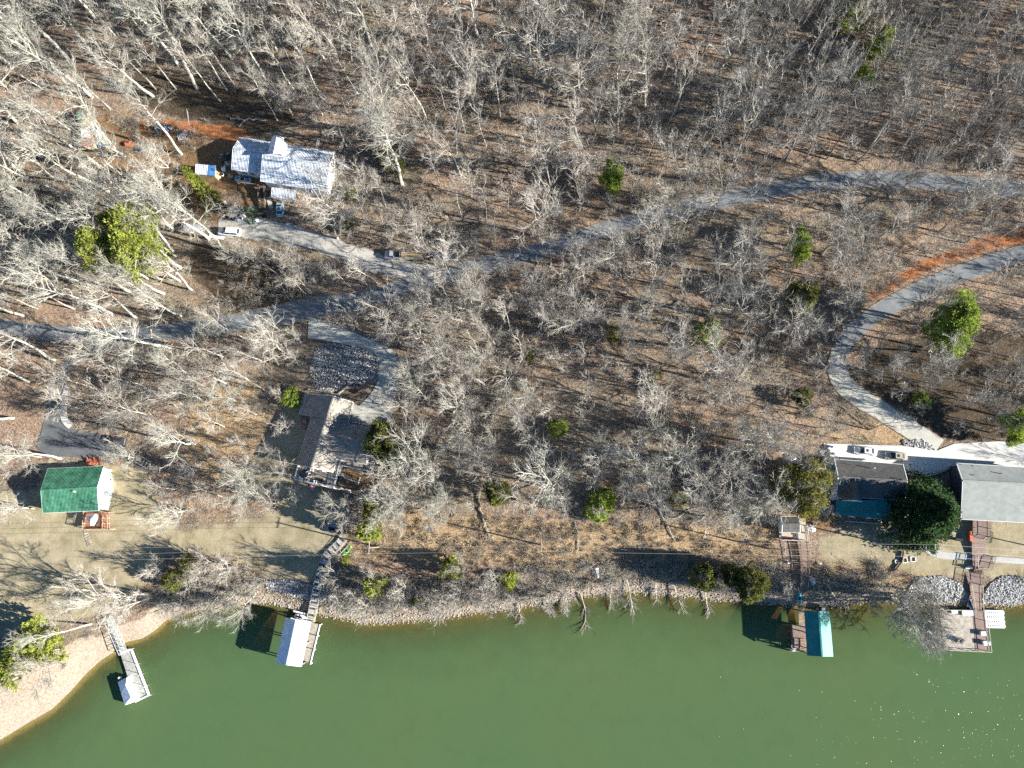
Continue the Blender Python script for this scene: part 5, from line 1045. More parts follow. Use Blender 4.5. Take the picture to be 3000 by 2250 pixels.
reg('grey', (41, 42, 43), 'barkd', 'twigd', H=20, R=3.6, r0=.20, bare=.45, nl=11, crook=.16, up=.12, dens=.85)
reg('mid', (51, 52, 53), 'bark', 'twig', H=12, R=4.6, r0=.20, bare=.30, nl=12, crook=.2, up=.05, dens=1.3)
reg('round', (61, 62), 'barkw', 'twigw', H=8.5, R=4.6, r0=.20, bare=.16, nl=13, crook=.17, up=.08, dens=1.3)
reg('small', (71, 72), 'bark', 'twig', H=6, R=3.0, r0=.11, bare=.14, nl=10, crook=.2, up=.06, dens=.9)
reg('dark', (81,), 'barkd', 'twigd', H=17, R=6, r0=.36, bare=.35, nl=12, crook=.22, up=.05, dens=1.1)
# ------------------------------------------------------------ evergreens
def evergreen(seed, H, R, shape, n, sz):
    rng = np.random.default_rng(seed); T = TB(); T.tube(np.array([[0, 0, -.4], [rng.normal(0, .1), rng.normal(0, .1), H*.5], [0, 0, H*.93]]), .05+H*.013, .03, 6); C = TB()
    cl = []; K = max(12, n//26)
    for i in range(K):
        a = rng.uniform(0, 2*np.pi); u = rng.uniform(0, 1)
        if shape == 'cone': z = H*(.06+.9*u); r = R*(1-u)**.8*rng.uniform(.55, 1.08)*(1+.12*math.sin(a*5+u*9)); z -= r*.12; s_ = .55+.5*(1-u)
        elif shape == 'pine':
            z = H*(.48+.50*u); r = R*math.sqrt(rng.uniform(0, 1))*math.sin(math.pi*(.25+.62*u))*(1+.35*math.sin(a*3+seed)); s_ = 1.0
        elif shape == 'column': z = H*(.03+.9*u); r = rng.uniform(.15, 1.0)*R*(1.15-u*.6); s_ = .5
        else:
            th = math.acos(1-1.25*u); q = rng.uniform(.72, 1.0)*(1+.12*math.sin(3*a+seed)+.08*math.sin(7*a)); z = H*.45+H*.5*math.cos(th)*q; r = R*math.sin(th)*q; s_ = .75
        cl.append((r*math.cos(a), r*math.sin(a), z, s_, a))
        if shape in ('pine', 'cone') and i % 3 == 0: T.tube(np.array([[0, 0, z-r*.25], [r*.5*math.cos(a), r*.5*math.sin(a), z-r*.05], [r*math.cos(a), r*math.sin(a), z]]), .05+.012*R, .015, 3)
    cl = np.array(cl); m = 26; base = np.repeat(cl, m, 0); N = len(base)
    off = rng.normal(0, 1, (N, 3))*base[:, 3:4]*.36*(R/4)**.5*np.array([1, 1, .6]); p = base[:, :3]+off
    out = np.stack([np.cos(base[:, 4]), np.sin(base[:, 4]), np.full(N, .45)], 1)+rng.normal(0, .7, (N, 3)); out = unit_rows(out); L = sz*rng.uniform(.6, 1.3, N)
    sd = unit_rows(np.cross(out, rng.normal(0, 1, (N, 3))))*(sz*.34)
    v = np.stack([p-sd, p+sd, p+out*L[:, None]], 1).reshape(-1, 3); b = np.arange(N)*3; C.v.append(v); C.f += list(zip(b.tolist(), (b+1).tolist(), (b+2).tolist())); C.n += 3*N
    return T, C
EV = {}
def rege(kind, seed, m, **kw): T, C = evergreen(seed, **kw); EV[kind] = (T.mesh('trunk', MT['bark']), C.mesh('crown', MT[m]), kw['H'], kw['R'])
rege('pine', 3, 'pine', H=18, R=4.2, shape='pine', n=9000, sz=.42); rege('pineb', 4, 'pineb', H=16, R=4.0, shape='pine', n=9000, sz=.42)
rege('cedar', 5, 'cedar', H=7, R=3.0, shape='round', n=7000, sz=.34); rege('olive', 6, 'olive', H=9, R=5.4, shape='round', n=15000, sz=.38)
rege('spruce', 7, 'spruce', H=16, R=7.6, shape='cone', n=26000, sz=.5); rege('bush', 8, 'cedar', H=2.6, R=1.8, shape='round', n=2600, sz=.26)
rege('bushb', 9, 'pineb', H=3.2, R=2.0, shape='round', n=2600, sz=.3); rege('ivy', 10, 'pine', H=13, R=1.6, shape='column', n=4500, sz=.42); rege('yellow', 12, 'pine', H=2.8, R=1.7, shape='round', n=2400, sz=.28)
def plant(meshes, loc, rz, s, name, label, cat='tree', group=None, tilt=(0, 0), sz=1.0):
    t = bpy.data.objects.new(name, None); COL.objects.link(t); t.location = loc; t.rotation_euler = (tilt[0], tilt[1], rz); t.scale = (s, s, s*sz)
    tag(t, label, cat, group)
    for nm, me in (('trunk', meshes[0]), ('crown', meshes[1])):
        o = bpy.data.objects.new(nm, me); COL.objects.link(o); o.parent = t
    return t
def crown_base(px, py, h):
    """ground point under a crown seen at px, py with its middle h above ground"""
    z = G(px, py).z
    for _ in range(4): p = P(px, py, z+h); z = H1(p.x, p.y)
    return Vector((p.x, p.y, z-.1))
EVL = [(395,660,'pine',1.0,'big yellow-green pine crown, northern lobe, left of the white van'),(300,730,'pine',1.02,'big yellow-green pine crown, western lobe of the clump left of the gravel drive'),(400,735,'pine',1.05,'big yellow-green pine crown, eastern lobe of the clump left of the gravel drive'),(325,650,'pine',.7,'small yellow-green pine top at the back of the left clump'),
 (1795,490,'pineb',.50,'bright green pine top alone in the upper middle woods, upper half'),(1795,528,'pineb',.60,'bright green pine alone in the upper middle woods, lower half'),(2345,700,'pineb',.55,'pale green narrow pine left of the orange clay bank'),(2345,745,'pineb',.45,'pale green pine just below the narrow one left of the clay bank'),(2348,868,'cedar',1.1,'round green cedar left of the orange clay bank end'),
 (2810,915,'pineb',.95,'bright green pine right of the side road, upper lobe'),(2790,975,'pineb',1.0,'bright green pine right of the side road, lower lobe'),(1120,1290,'cedar',1.28,'olive green evergreen touching the tan-grey roof east edge'),(1140,1320,'cedar',.9,'lower olive evergreen beside the boardwalk'),(1458,1443,'cedar',.95,'dark green round cedar in the middle of the lower woods'),
 (1768,1465,'bushb',1.35,'bright green juniper in the lower woods, upper half'),(1750,1498,'bushb',1.2,'bright green juniper in the lower woods, lower half'),(2352,1428,'olive',1.08,'large round olive green tree west of the teal side roof'),(2728,1500,'spruce',1.10,'huge dark green conifer between the two right houses'),(2352,1165,'cedar',.7,'green cedar left of the concrete driveway, upper'),
 (2988,1235,'pineb',.65,'bright green pine at the right edge above the apron'),(2975,1285,'pineb',.4,'light green spray overhanging the apron corner'),(1095,1500,'cedar',.75,'soft green evergreen below the railed stairs'),(1085,1550,'yellow',1.5,'yellow-green shrub beside the terrace'),(1320,1665,'yellow',1.3,'yellow-green shrub above the shore, middle of the bank'),(1100,1715,'yellow',1.3,'olive shrub right of the walkway on the shore bank'),(1232,1762,'bush',1.0,'dark green shrub low on the shore bank'),(1490,1700,'yellow',1.1,'small yellow shrub on the bank right of the middle'),
 (2060,1690,'bush',1.5,'dark evergreen on the bank left of the round one'),(2145,1685,'cedar',.75,'mid green cedar on the bank between two dark evergreens'),(2200,1712,'cedar',1.15,'round dark green tree on the bank left of the brown fishing deck'),(555,1652,'bush',1.0,'green shrub on the left lawn bank, upper'),(508,1698,'bush',1.2,'green shrub on the left lawn bank, lower'),(852,1165,'bushb',1.1,'green shrub touching the dark roof north west corner'),
 (2585,120,'pineb',.55,'green sapling high in the upper right woods'),(2600,95,'pineb',.4,'small green sapling top in the upper right woods'),(2492,55,'bushb',1.6,'green shrub at the top edge of the upper right woods'),(2562,150,'bushb',1.2,'green shrub below the upper right sapling'),(2530,225,'bushb',1.2,'green shrub in the shade line of the upper right woods'),(905,108,'bush',1.4,'dark green shrub in the top left woods'),(2518,10,'bushb',1.3,'green shrub cut by the top edge'),
 (2075,978,'bushb',1.5,'bright green shrub in the middle of the right woods'),(1640,960,'bush',1.0,'greyish green shrub in the centre woods'),(1800,975,'bush',1.1,'pale green shrub in the centre woods below the road'),(1545,1045,'bush',.8,'small green shrub in the centre woods'),(1635,1255,'bushb',1.0,'small green shrub near the white dead snag'),(1985,1460,'bush',1.1,'small green shrub in the lower right woods'),(1920,1100,'bush',.8,'dark green shrub at the foot of a dark trunk'),(1132,462,'cedar',.8,'dark green cedar behind a big bare tree right of the metal roof'),(1165,490,'cedar',.6,'small dark cedar below the one right of the metal roof'),
 (598,560,'ivy',1.0,'leaning tree trunk wrapped in yellow-green ivy beside the yellow shed'),(612,582,'bush',1.4,'ivy mound at the foot of the ivy wrapped trunk'),(1010,1645,'yellow',.6,'tiny yellow shrub below the lime green canoe'),(110,1865,'yellow',2.1,'bright yellow-green shrub on the left shore, upper right'),(70,1905,'yellow',2.2,'bright yellow-green shrub on the left shore, middle'),(40,1960,'yellow',2.0,'bright yellow-green shrub on the left shore, lower'),(150,1905,'yellow',1.8,'bright yellow-green shrub on the left shore nearest the water'),(1010,660,'bush',.9,'small green shrub east of the light blue car'),(1030,565,'yellow',.8,'green grass clump east of the metal roofed house'),(2700,1175,'bushb',.9,'green shrub in the shaded slope above the apron'),]
rg = random.Random(5)
TALL = {(1120,1290):1.25,(1140,1320):1.2,(1095,1500):2.3,(1085,1550):2.2,(1100,1715):3.0,(555,1652):2.4,(508,1698):2.0,(2060,1690):2.4,(2145,1685):1.7,(2200,1712):1.5,(1458,1443):1.5,(1320,1665):1.6,(2348,868):1.5,(2352,1428):1.25,(110,1865):1.6}
for x, y, k, s, lb in EVL:
    T_, C_, hh, rr = EV[k]; full = k in ('ivy',)
    sz_ = TALL.get((x, y), 1.35 if k == 'pine' and s > .9 else 1.0); loc = G(x+15, y+12) if full else crown_base(x, y, hh*s*sz_*(.72 if k.startswith('pine') else .5))
    nm = {'pine':'pine_tree','pineb':'pine_tree','cedar':'cedar_tree','olive':'broadleaf_tree','spruce':'spruce_tree','ivy':'ivy_tree'}.get(k, 'evergreen_shrub')
    plant((T_, C_), loc, rg.uniform(0, 6.28), s, nm, lb, 'tree' if 'tree' in nm else 'shrub', sz=sz_)
# ------------------------------------------------------------ hand placed bare trees  (trunk foot px, kind, scale, tilt)
HAND = [(450,283,'pale',.95),(457,262,'slim',1.0),(517,262,'slim',.9),(577,260,'pale',1.02),(647,298,'slim',.9),(666,265,'slim',1.0),(686,248,'slim',1.0),(270,285,'pale',1.0),(365,460,'pale',1.12),(318,562,'pale',1.0),(120,460,'pale',1.0),(50,360,'pale',1.05),(210,275,'pale',.9),(612,700,'pale',1.0),(545,560,'pale',.7),(500,585,'oak',.8),
 (860,262,'slim',1.0),(812,352,'slim',.9),(857,338,'mid',1.0),(941,284,'slim',1.0),(945,336,'mid',1.0),(1100,157,'pale',1.0),(1180,542,'pale',1.12),(1249,350,'slim',1.0),(1195,430,'oak',.8),(1120,330,'oak',.9),(1010,130,'oak',1.0),(1250,130,'oak',.9),(1410,140,'pale',.95),(1385,300,'oak',.85),(1465,340,'slim',1.0),(1590,240,'oak',1.05),(1600,500,'oak',1.0),(1690,320,'oak',1.0),(1700,460,'slim',1.0),(1805,330,'oak',.95),(1940,230,'slim',1.0),(1960,360,'slim',1.1),(2035,215,'slim',1.0),(2100,225,'dark',1.0),(2130,350,'oak',.9),(2370,390,'dark',1.15),(2300,470,'dark',1.0),(2065,460,'grey',1.1),
 (563,850,'pale',.72),(533,926,'pale',.75),(452,882,'pale',.7),(480,860,'pale',.85),(508,738,'pale',.9),(530,785,'pale',.85),(288,645,'slim',.8),(137,765,'pale',1.0),(165,737,'pale',1.0),(70,925,'pale',.8),(60,660,'pale',1.0),(230,750,'pale',.9),(110,905,'slim',.8),(20,800,'pale',.9),(630,972,'round',.8),(745,765,'round',.9),(735,650,'mid',.7),
 (340,1080,'mid',1.15),(545,1092,'pale',.62),(425,1065,'mid',1.0),(85,1118,'pale',.75),(770,1060,'mid',1.0),(830,1030,'mid',1.1),(815,1070,'oak',.6),(690,1175,'round',1.0),(600,1130,'oak',.62),
 (573,1300,'pale',.82),(430,1215,'mid',1.1),(235,1197,'mid',.9),(180,1345,'pale',.72),(40,1225,'pale',.8),(30,1340,'pale',.7),(100,1490,'mid',.9),(590,1170,'round',1.0),(745,1405,'round',1.1),(755,1450,'round',1.1),(760,1380,'mid',.8),(550,1495,'round',.95),(410,1340,'round',.8),(580,1378,'small',.9),(120,1340,'mid',1.0),
 (435,1740,'oak',.82),(268,1828,'pale',.62),(202,1925,'mid',.95),(52,1983,'mid',.9),(240,1745,'mid',.75),(440,1752,'mid',.9),(560,1755,'small',1.15),(640,1745,'round',.7),(700,1730,'round',.75),(745,1745,'round',.85),(520,1760,'round',.6),(690,1660,'small',1.2),(640,1650,'small',1.1),(480,1665,'small',1.0),(600,1690,'small',1.1),
 (1133,612,'slim',.72),(1228,722,'mid',1.1),(1240,705,'mid',1.0),(897,862,'slim',.55),(907,852,'mid',.8),(1028,840,'slim',.62),(1075,837,'slim',.72),(1108,834,'slim',.85),(1010,655,'oak',1.0),(990,700,'oak',.75),(1327,825,'mid',1.25),(1427,915,'slim',.85),(1250,908,'mid',1.0),(1380,916,'oak',.8),(1352,940,'oak',.75),(1498,966,'slim',.85),(1303,1052,'oak',.8),(1412,1062,'round',1.0),(1345,1075,'oak',.7),(1180,1010,'oak',.6),(1225,950,'mid',1.0),(1395,870,'mid',1.0),(1450,1010,'mid',1.0),
 (1612,782,'slim',.8),(1693,793,'mid',1.15),(1560,862,'mid',.9),(1585,972,'mid',1.0),(1702,972,'mid',1.1),(1805,800,'oak',.85),(1870,935,'dark',.9),(2070,925,'dark',1.05),(2140,925,'dark',1.0),(1965,628,'mid',1.2),(1935,640,'mid',1.1),(1890,720,'oak',.8),(2165,632,'slim',.9),(2130,770,'grey',.9),(2080,650,'mid',1.1),(2240,990,'oak',.8),(1805,960,'oak',.7),(1960,1010,'oak',.85),
 (1622,1432,'round',1.55),(1745,1310,'round',.8),(1752,1350,'mid',1.0),(1243,1386,'round',1.5),(1345,1330,'round',1.1),(1400,1340,'mid',1.0),(1195,1465,'round',1.2),(1150,1480,'round',1.2),(1055,1500,'round',1.0),(1310,1470,'round',1.0),(1280,1500,'round',.9),(1900,1205,'mid',1.1),(1895,1262,'round',1.0),(1950,1345,'round',1.5),(2100,1395,'oak',.9),(2080,1185,'oak',.7),(1895,1475,'mid',1.0),(1820,1440,'mid',.9),(1420,1130,'oak',.75),(1330,1210,'oak',.8),(1250,1170,'round',1.1),(1205,1130,'round',1.1),(1190,1200,'mid',.9),(1545,1180,'round',1.0),(1520,1230,'mid',1.0),(2150,1330,'round',1.3),(2220,1300,'oak',.8),(2230,1480,'round',1.2),(2150,1500,'round',1.2),(2290,1440,'round',1.0),(2300,1360,'round',1.0),(1840,1370,'round',1.2),(1290,1390,'mid',1.0),(2030,1440,'mid',1.1),
 (1000,1680,'small',1.3),(1050,1715,'small',1.2),(1110,1690,'small',1.2),(1190,1705,'small',1.4),(1250,1740,'small',1.2),(1295,1725,'small',1.4),(1360,1705,'small',1.3),(1350,1660,'small',1.0),(1420,1720,'small',1.2),(1450,1690,'small',1.1),(1020,1740,'small',1.1),(1090,1755,'small',1.2),(1150,1770,'small',1.0),(1500,1745,'small',1.0),(1440,1755,'small',1.0),(1790,1700,'small',1.1),(1600,1745,'small',.9),(1660,1735,'small',.9),(2300,1712,'small',.8),
 (2612,1752,'pale',.62),(2618,1738,'round',1.25),(2655,1750,'round',1.1),(2650,1725,'small',1.3),(2625,1755,'round',1.2),(2540,1735,'small',1.1),
 (2690,1030,'oak',.75),(2640,930,'oak',.7),(2500,640,'grey',1.0),(2620,570,'oak',.7),(2850,480,'oak',.7),(2610,465,'grey',1.0),(2480,1080,'small',1.4),(2560,1090,'mid',.9),(2690,1120,'mid',.8),(2900,1010,'grey',.8),(2850,1180,'small',1.3),(2940,1120,'small',1.3),(2750,680,'grey',1.0),(2900,620,'grey',1.0),(2680,660,'grey',1.0),(2570,700,'grey',1.0),(2440,920,'mid',1.0),(2420,820,'mid',1.1)]
KW = {'oak':'wide crooked bare oak','pale':'tall pale bare tree with whitish trunk','slim':'slim tall bare tree','grey':'slim dull grey bare tree','mid':'medium bare tree','round':'round crowned pale bare tree','small':'small bare shoreline tree','dark':'dark trunked bare tree'}
LM = [((840,480),'metal roofed house'),((240,345),'green roofed shed'),((580,673),'grey covered boat'),((677,683),'white van'),((1308,756),'white pickup truck'),((1207,750),'lumber trailer'),((370,690),'yellow-green pine clump'),((500,1010),'leaning road pole'),((215,1430),'green roofed cottage'),((250,1290),'dark parking area'),((940,1270),'tan-grey roofed house'),((1030,1070),'rock bed'),((1120,1300),'evergreen by the roof'),((1090,1000),'curved driveway'),((1458,1443),'round cedar'),((1765,1480),'bright juniper'),((1795,510),'lone bright pine'),((2345,715),'pale green pine'),((2348,868),'round cedar by the clay bank'),((2650,820),'orange clay bank'),((2800,945),'bright pine by the side road'),((2500,1120),'concrete driveway bend'),((2352,1428),'round olive tree'),((2728,1500),'huge conifer'),((2590,120),'upper right sapling'),((2075,978),'bright shrub in the right woods'),((1640,960),'greyish shrub in the centre woods'),((860,1860),'white roofed boathouse'),((2400,1850),'teal roofed boathouse'),((395,1975),'floating dock'),((2818,1845),'square dock platform'),((1587,1597),'utility pole over the brush'),((570,1075),'fallen white log'),((1132,470),'dark cedar beside the metal roof'),((2300,150),'top right clearing'),((1400,560),'upper middle woods hollow'),((2070,350),'leaf covered slope'),((1550,757),'road bend'),((2250,560),'right stretch of road'),((1150,130),'top woods left of centre'),((1700,140),'top woods right of centre'),((2000,1200),'slope above the lower woods'),((2830,300),'dense woods at top right corner'),((120,1000),'left end of the road'),((100,620),'left edge woods'),((100,200),'top left corner woods'),((1232,762),'dark shore shrub'),((1640,1260),'white dead snag')]
ROADXY = [(p, w) for c_, w in ROADS for p in c_[::3]]
RP = np.array([(p.x, p.y) for p, _ in ROADXY]); RW = np.array([w for _, w in ROADXY])
KEEP = [[(660,360),(1010,400),(1010,620),(900,760),(640,720),(540,540),(560,460)],[(400,330),(730,350),(760,430),(390,410)],[(860,1130),(1180,1020),(1190,1330),(1120,1470),(860,1440)],[(60,1100),(370,1180),(460,1380),(560,1480),(1000,1480),(1000,1700),(500,1640),(300,1850),(-200,1950),(-200,1400),(60,1360)],[(2380,1290),(2900,1270),(3200,1270),(3200,1800),(2380,1760),(2260,1600),(2260,1500),(2380,1480)],[(880,930),(1200,1000),(1200,1260),(900,1100)],[(960,1540),(1400,1500),(2280,1530),(2280,1680),(960,1680)],[(300,200),(420,215),(900,300),(1000,400),(640,400),(400,340),(270,300)],[(230,300),(400,340),(560,500),(450,520),(230,440)],DRV,PARK,APR,[(560,740),(760,760),(880,860),(760,930),(560,920)]]
TREES = []   # x, y, z, kind, idx, rz, scale, px, py, tilt
rt = random.Random(91)
for x, y, k, s in HAND:
    g = G(x, y); s2 = s*rt.uniform(.95, 1.05); tl = (rt.uniform(-.06, .06), rt.uniform(-.06, .06))
    if y > 1690: tl = (rt.uniform(.12, .4), rt.uniform(-.15, .15))     # shoreline trees reach out over the water
    if (x, y) == (435,1740) or (x, y) == (268,1828): tl = (.05, -.45)
    if (x, y) == (2612,1752): tl = (.55, .08)
    if (x, y) == (2625,1755): tl = (.5, .1)
    TREES.append((g.x, g.y, g.z-.1, k, rt.randrange(len(KINDS[k])), 0 if y > 1690 else rt.uniform(0, 6.28), s2, x, y, tl, True))
placed = [(t[0], t[1]) for t in TREES]
def free(x, y, rad):
    pa = np.array(placed[-4000:]); return ((pa[:, 0]-x)**2+(pa[:, 1]-y)**2).min() > rad*rad
tries = 0; cell = {}
def ok_cell(x, y, rad):
    i, j = int(x//6), int(y//6)
    for a in (-1, 0, 1):
        for b in (-1, 0, 1):
            for (u, v) in cell.get((i+a, j+b), ()):
                if (u-x)**2+(v-y)**2 < rad*rad: return False
    return True
def put_cell(x, y): cell.setdefault((int(x//6), int(y//6)), []).append((x, y))
for x, y in placed: put_cell(x, y)
cand = np.random.default_rng(17).uniform([-215, -60], [215, 215], (60000, 2)); ch = hgt(cand[:, 0], cand[:, 1]); cd = shore_d(cand[:, 0], cand[:, 1]); cpx, cpy = proj(cand[:, 0], cand[:, 1], ch)
good = (cd > 9) & (cpx > -420) & (cpx < 3420) & (cpy > -380) & (cpy < 1560)
kk = np.zeros(len(cand), bool)
for p in KEEP: kk |= inpoly(cpx, cpy, p)
good &= ~kk
rd = np.full(len(cand), 1e9)
for i in range(0, len(RP), 400): rd = np.minimum(rd, (np.sqrt((cand[:, None, 0]-RP[None, i:i+400, 0])**2+(cand[:, None, 1]-RP[None, i:i+400, 1])**2)-RW[None, i:i+400]).min(1))
good &= rd > .3
NR = 0
for i in np.nonzero(good)[0]:
    x, y = cand[i]; px, py = cpx[i], cpy[i]; r = rt.random()
    if px < 800 and py < 1100: rad, opts = 5.6, [('pale', .5), ('slim', .9), ('mid', 1)]; sc = (.8, 1.1)
    elif px > 2150 and py < 560: rad, opts = 3.1, [('grey', .72), ('slim', .88), ('small', 1)]; sc = (.75, 1.1)
    elif px > 2500 and py > 880: rad, opts = 4.0, [('small', .7), ('grey', 1)]; sc = (.5, .9)
    elif py < 560: rad, opts = 4.5, [('oak', .26), ('slim', .62), ('grey', .72), ('mid', .9), ('small', 1)]; sc = (.7, 1.0)
    elif py < 1150: rad, opts = 4.5, [('mid', .40), ('oak', .50), ('grey', .64), ('small', .86), ('slim', 1)]; sc = (.6, .95)
    else: rad, opts = 5.2, [('mid', .35), ('small', .65), ('round', .85), ('oak', 1)]; sc = (.55, .9)
    if not ok_cell(x, y, rad): continue
    k = next(n for n, f in opts if r <= f); put_cell(x, y); s = rt.uniform(*sc)
    TREES.append((x, y, float(ch[i])-.1, k, rt.randrange(len(KINDS[k])), rt.uniform(0, 6.28), s, px, py, (rt.uniform(-.07, .07), rt.uniform(-.07, .07)), False)); NR += 1
def size_in_view(t):
    h = KINDS[t[3]][0][2]*t[6]; r = KINDS[t[3]][0][3]*t[6]; inside = -60 < t[7] < 3060 and -60 < t[8] < 2300
    return (1e6 if t[10] else 0)+(h*2+r*4)*(1 if inside else .05)
TREES.sort(key=size_in_view, reverse=True)
IND, REST = TREES[:296], TREES[296:]
near = {}
for t in IND:
    b = min(range(len(LM)), key=lambda i: (LM[i][0][0]-t[7])**2+(LM[i][0][1]-t[8])**2); dx, dy = t[7]-LM[b][0][0], t[8]-LM[b][0][1]
    side = ('right of' if dx > 0 else 'left of') if abs(dx) > abs(dy)*1.2 else ('below' if dy > 0 else 'above')
    near.setdefault((b, side, t[3]), []).append((dx*dx+dy*dy, t))
ORD = ['closest', 'second closest', 'third closest', 'fourth closest', 'fifth closest', 'sixth closest', 'seventh closest', 'eighth closest', 'ninth closest', 'tenth closest']
for (b, side, k), L in near.items():
    L.sort(key=lambda a: a[0])
    for i, (_, t) in enumerate(L):
        lab = KW[k].replace(' with whitish trunk', '')+(f' {side} the {LM[b][1]}' if len(L) == 1 else f', {ORD[min(i, 9)]} {side} the {LM[b][1]}')
        m = KINDS[k][t[4]]; plant(m, (t[0], t[1], t[2]), t[5], t[6], 'bare_tree', lab, 'tree', 'bare winter trees of the woods', t[9], rt.uniform(.92, 1.08))
# ------------------------------------------------------------ masses, scattered with geometry nodes
def scatter(name, pts, rots, scls, objs, idx=None):
    me = bpy.data.meshes.new(name); me.from_pydata([tuple(p) for p in pts], [], [])
    a = me.attributes.new('rot', 'FLOAT_VECTOR', 'POINT'); a.data.foreach_set('vector', np.asarray(rots, np.float32).ravel())
    a = me.attributes.new('scl', 'FLOAT', 'POINT'); a.data.foreach_set('value', np.asarray(scls, np.float32))
    a = me.attributes.new('pick', 'INT', 'POINT'); a.data.foreach_set('value', np.asarray(idx, np.int32))
    o = bpy.data.objects.new(name, me); COL.objects.link(o)
    lib = bpy.data.collections.new(name+'_kinds')
    for i, me2 in enumerate(objs): lib.objects.link(bpy.data.objects.new(f'{name}_kind_{"abcdefghijklmnopqrstuvwxyz"[i]}', me2))
    ng = bpy.data.node_groups.new(name, 'GeometryNodeTree'); ng.interface.new_socket('Geometry', in_out='INPUT', socket_type='NodeSocketGeometry'); ng.interface.new_socket('Geometry', in_out='OUTPUT', socket_type='NodeSocketGeometry')
    gi = ng.nodes.new('NodeGroupInput'); go = ng.nodes.new('NodeGroupOutput'); ip = ng.nodes.new('GeometryNodeInstanceOnPoints'); ci = ng.nodes.new('GeometryNodeCollectionInfo')
    ci.inputs['Collection'].default_value = lib; ci.inputs['Separate Children'].default_value = True; ci.inputs['Reset Children'].default_value = True
    def att(n, ty): q = ng.nodes.new('GeometryNodeInputNamedAttribute'); q.data_type = ty; q.inputs['Name'].default_value = n; return q.outputs[0]
    ip.inputs['Pick Instance'].default_value = True; er = ng.nodes.new('FunctionNodeEulerToRotation')
    L = ng.links.new; L(gi.outputs[0], ip.inputs['Points']); L(ci.outputs[0], ip.inputs['Instance']); L(att('pick', 'INT'), ip.inputs['Instance Index']); L(att('rot', 'FLOAT_VECTOR'), er.inputs[0]); L(er.outputs[0], ip.inputs['Rotation']); L(att('scl', 'FLOAT'), ip.inputs['Scale']); L(ip.outputs[0], go.inputs[0])
    md = o.modifiers.new('scatter', 'NODES'); md.node_group = ng; tag(o, kind='stuff'); return o
def joined(T, C, m1, m2, name):
    me = bpy.data.meshes.new(name); n1 = T.n; f = T.f+[(a+n1, b+n1, c+n1) for a, b, c in C.f]; me.from_pydata(np.concatenate(T.v+C.v).tolist(), [], f); me.materials.append(m1); me.materials.append(m2)
    me.polygons.foreach_set('material_index', [0]*len(T.f)+[1]*len(C.f)); me.update(); return me
far = []; fk = []
for i, (k, sd) in enumerate((('grey', 141), ('slim', 131), ('mid', 151), ('small', 171), ('pale', 121), ('oak', 111))):
    pr_ = dict(grey=dict(H=20, R=3.4, r0=.18, bare=.45, nl=9, dens=.7, up=.12), slim=dict(H=20, R=3.2, r0=.19, bare=.5, nl=9, dens=.7, up=.12), mid=dict(H=12, R=4, r0=.17, bare=.3, nl=10, dens=.9), small=dict(H=6, R=2.8, r0=.10, bare=.14, nl=9, dens=.8), pale=dict(H=23, R=5.6, r0=.34, bare=.5, nl=10, dens=.8, crook=.2), oak=dict(H=16, R=6, r0=.3, bare=.3, nl=11, dens=.9, crook=.22))[k]
    T, C = bare_tree(sd, **pr_); bm, tm = dict(grey=('barkd', 'twigd'), pale=('barkw', 'twigw')).get(k, ('bark', 'twig')); far.append(joined(T, C, MT[bm], MT[tm], 'woods_'+k)); fk.append(k)
if REST:
    o = scatter('distant_woods', [(t[0], t[1], t[2]) for t in REST], [(t[9][0], t[9][1], t[5]) for t in REST], [t[6] for t in REST], far, [fk.index({'round':'mid','dark':'oak'}.get(t[3], t[3])) for t in REST])
    tag(o, 'mass of further bare trees filling the woods between the single ones', 'woods')
def shrub(seed, H, n, m, tw=6, w=.03):
    rng = np.random.default_rng(seed); C = TB()
    for i in range(n):
        a = rng.uniform(0, 6.28); d = np.array([math.cos(a)*.8, math.sin(a)*.8, rng.uniform(.5, 1.3)]); q = path(rng, np.append(rng.normal(0, .12*H, 2), 0), d, H*rng.uniform(.6, 1.1), 3, .25, .05); C.tube(q, .022, .008, 3)
        tt = rng.uniform(.2, 1, tw)*3; k2 = np.minimum(tt.astype(int), 2); pp = q[k2]+(q[k2+1]-q[k2])*(tt-k2)[:, None]; C.twigs(rng, pp, unit_rows(rng.normal(0, 1, (tw, 3))+[0, 0, .3]), rng.uniform(.3, .7, tw)*H*.45, np.full(tw, w))
    return C.mesh('shrub', m)
SH_ = [shrub(201, 2.2, 16, MT['brush'], 8, .04), shrub(202, 1.6, 18, MT['twigd'], 8, .04), shrub(203, 1.3, 20, MT['strawtw'], 8, .045), shrub(204, 2.8, 16, MT['twig'], 9, .04), shrub(205, .8, 22, MT['strawtw'], 8, .05)]
rng = np.random.default_rng(77); N = 90000
c2 = rng.uniform([-215, -70], [215, 200], (N, 2)); z2 = hgt(c2[:, 0], c2[:, 1]); d2_ = shore_d(c2[:, 0], c2[:, 1]); qx, qy = proj(c2[:, 0], c2[:, 1], z2)
g2 = (d2_ > 4.2) & (qx > -200) & (qx < 3200) & (qy > -200) & (qy < 2250)
for p in [LAWN[0], LAWN[1], DRV, PARK, APR, [(680,380),(1000,420),(1000,600),(880,740),(640,700),(560,620),(560,470)], [(860,1130),(1000,1150),(1110,1180),(1110,1450),(860,1440)], [(920,1015),(1090,1025),(1112,1060),(1112,1110),(1040,1170),(960,1150),(900,1110)], [(2430,1330),(3200,1350),(3200,1600),(2430,1560)], [(2328,1560),(2374,1560),(2372,1740),(2330,1740)], [(985,1560),(1030,1590),(960,1660),(945,1840),(895,1840),(925,1660)], [(1090,715),(1340,725),(1340,800),(1090,790)], [(2380,1500),(2700,1500),(2690,1690),(2560,1650),(2390,1640)]] : g2 &= ~inpoly(qx, qy, p)
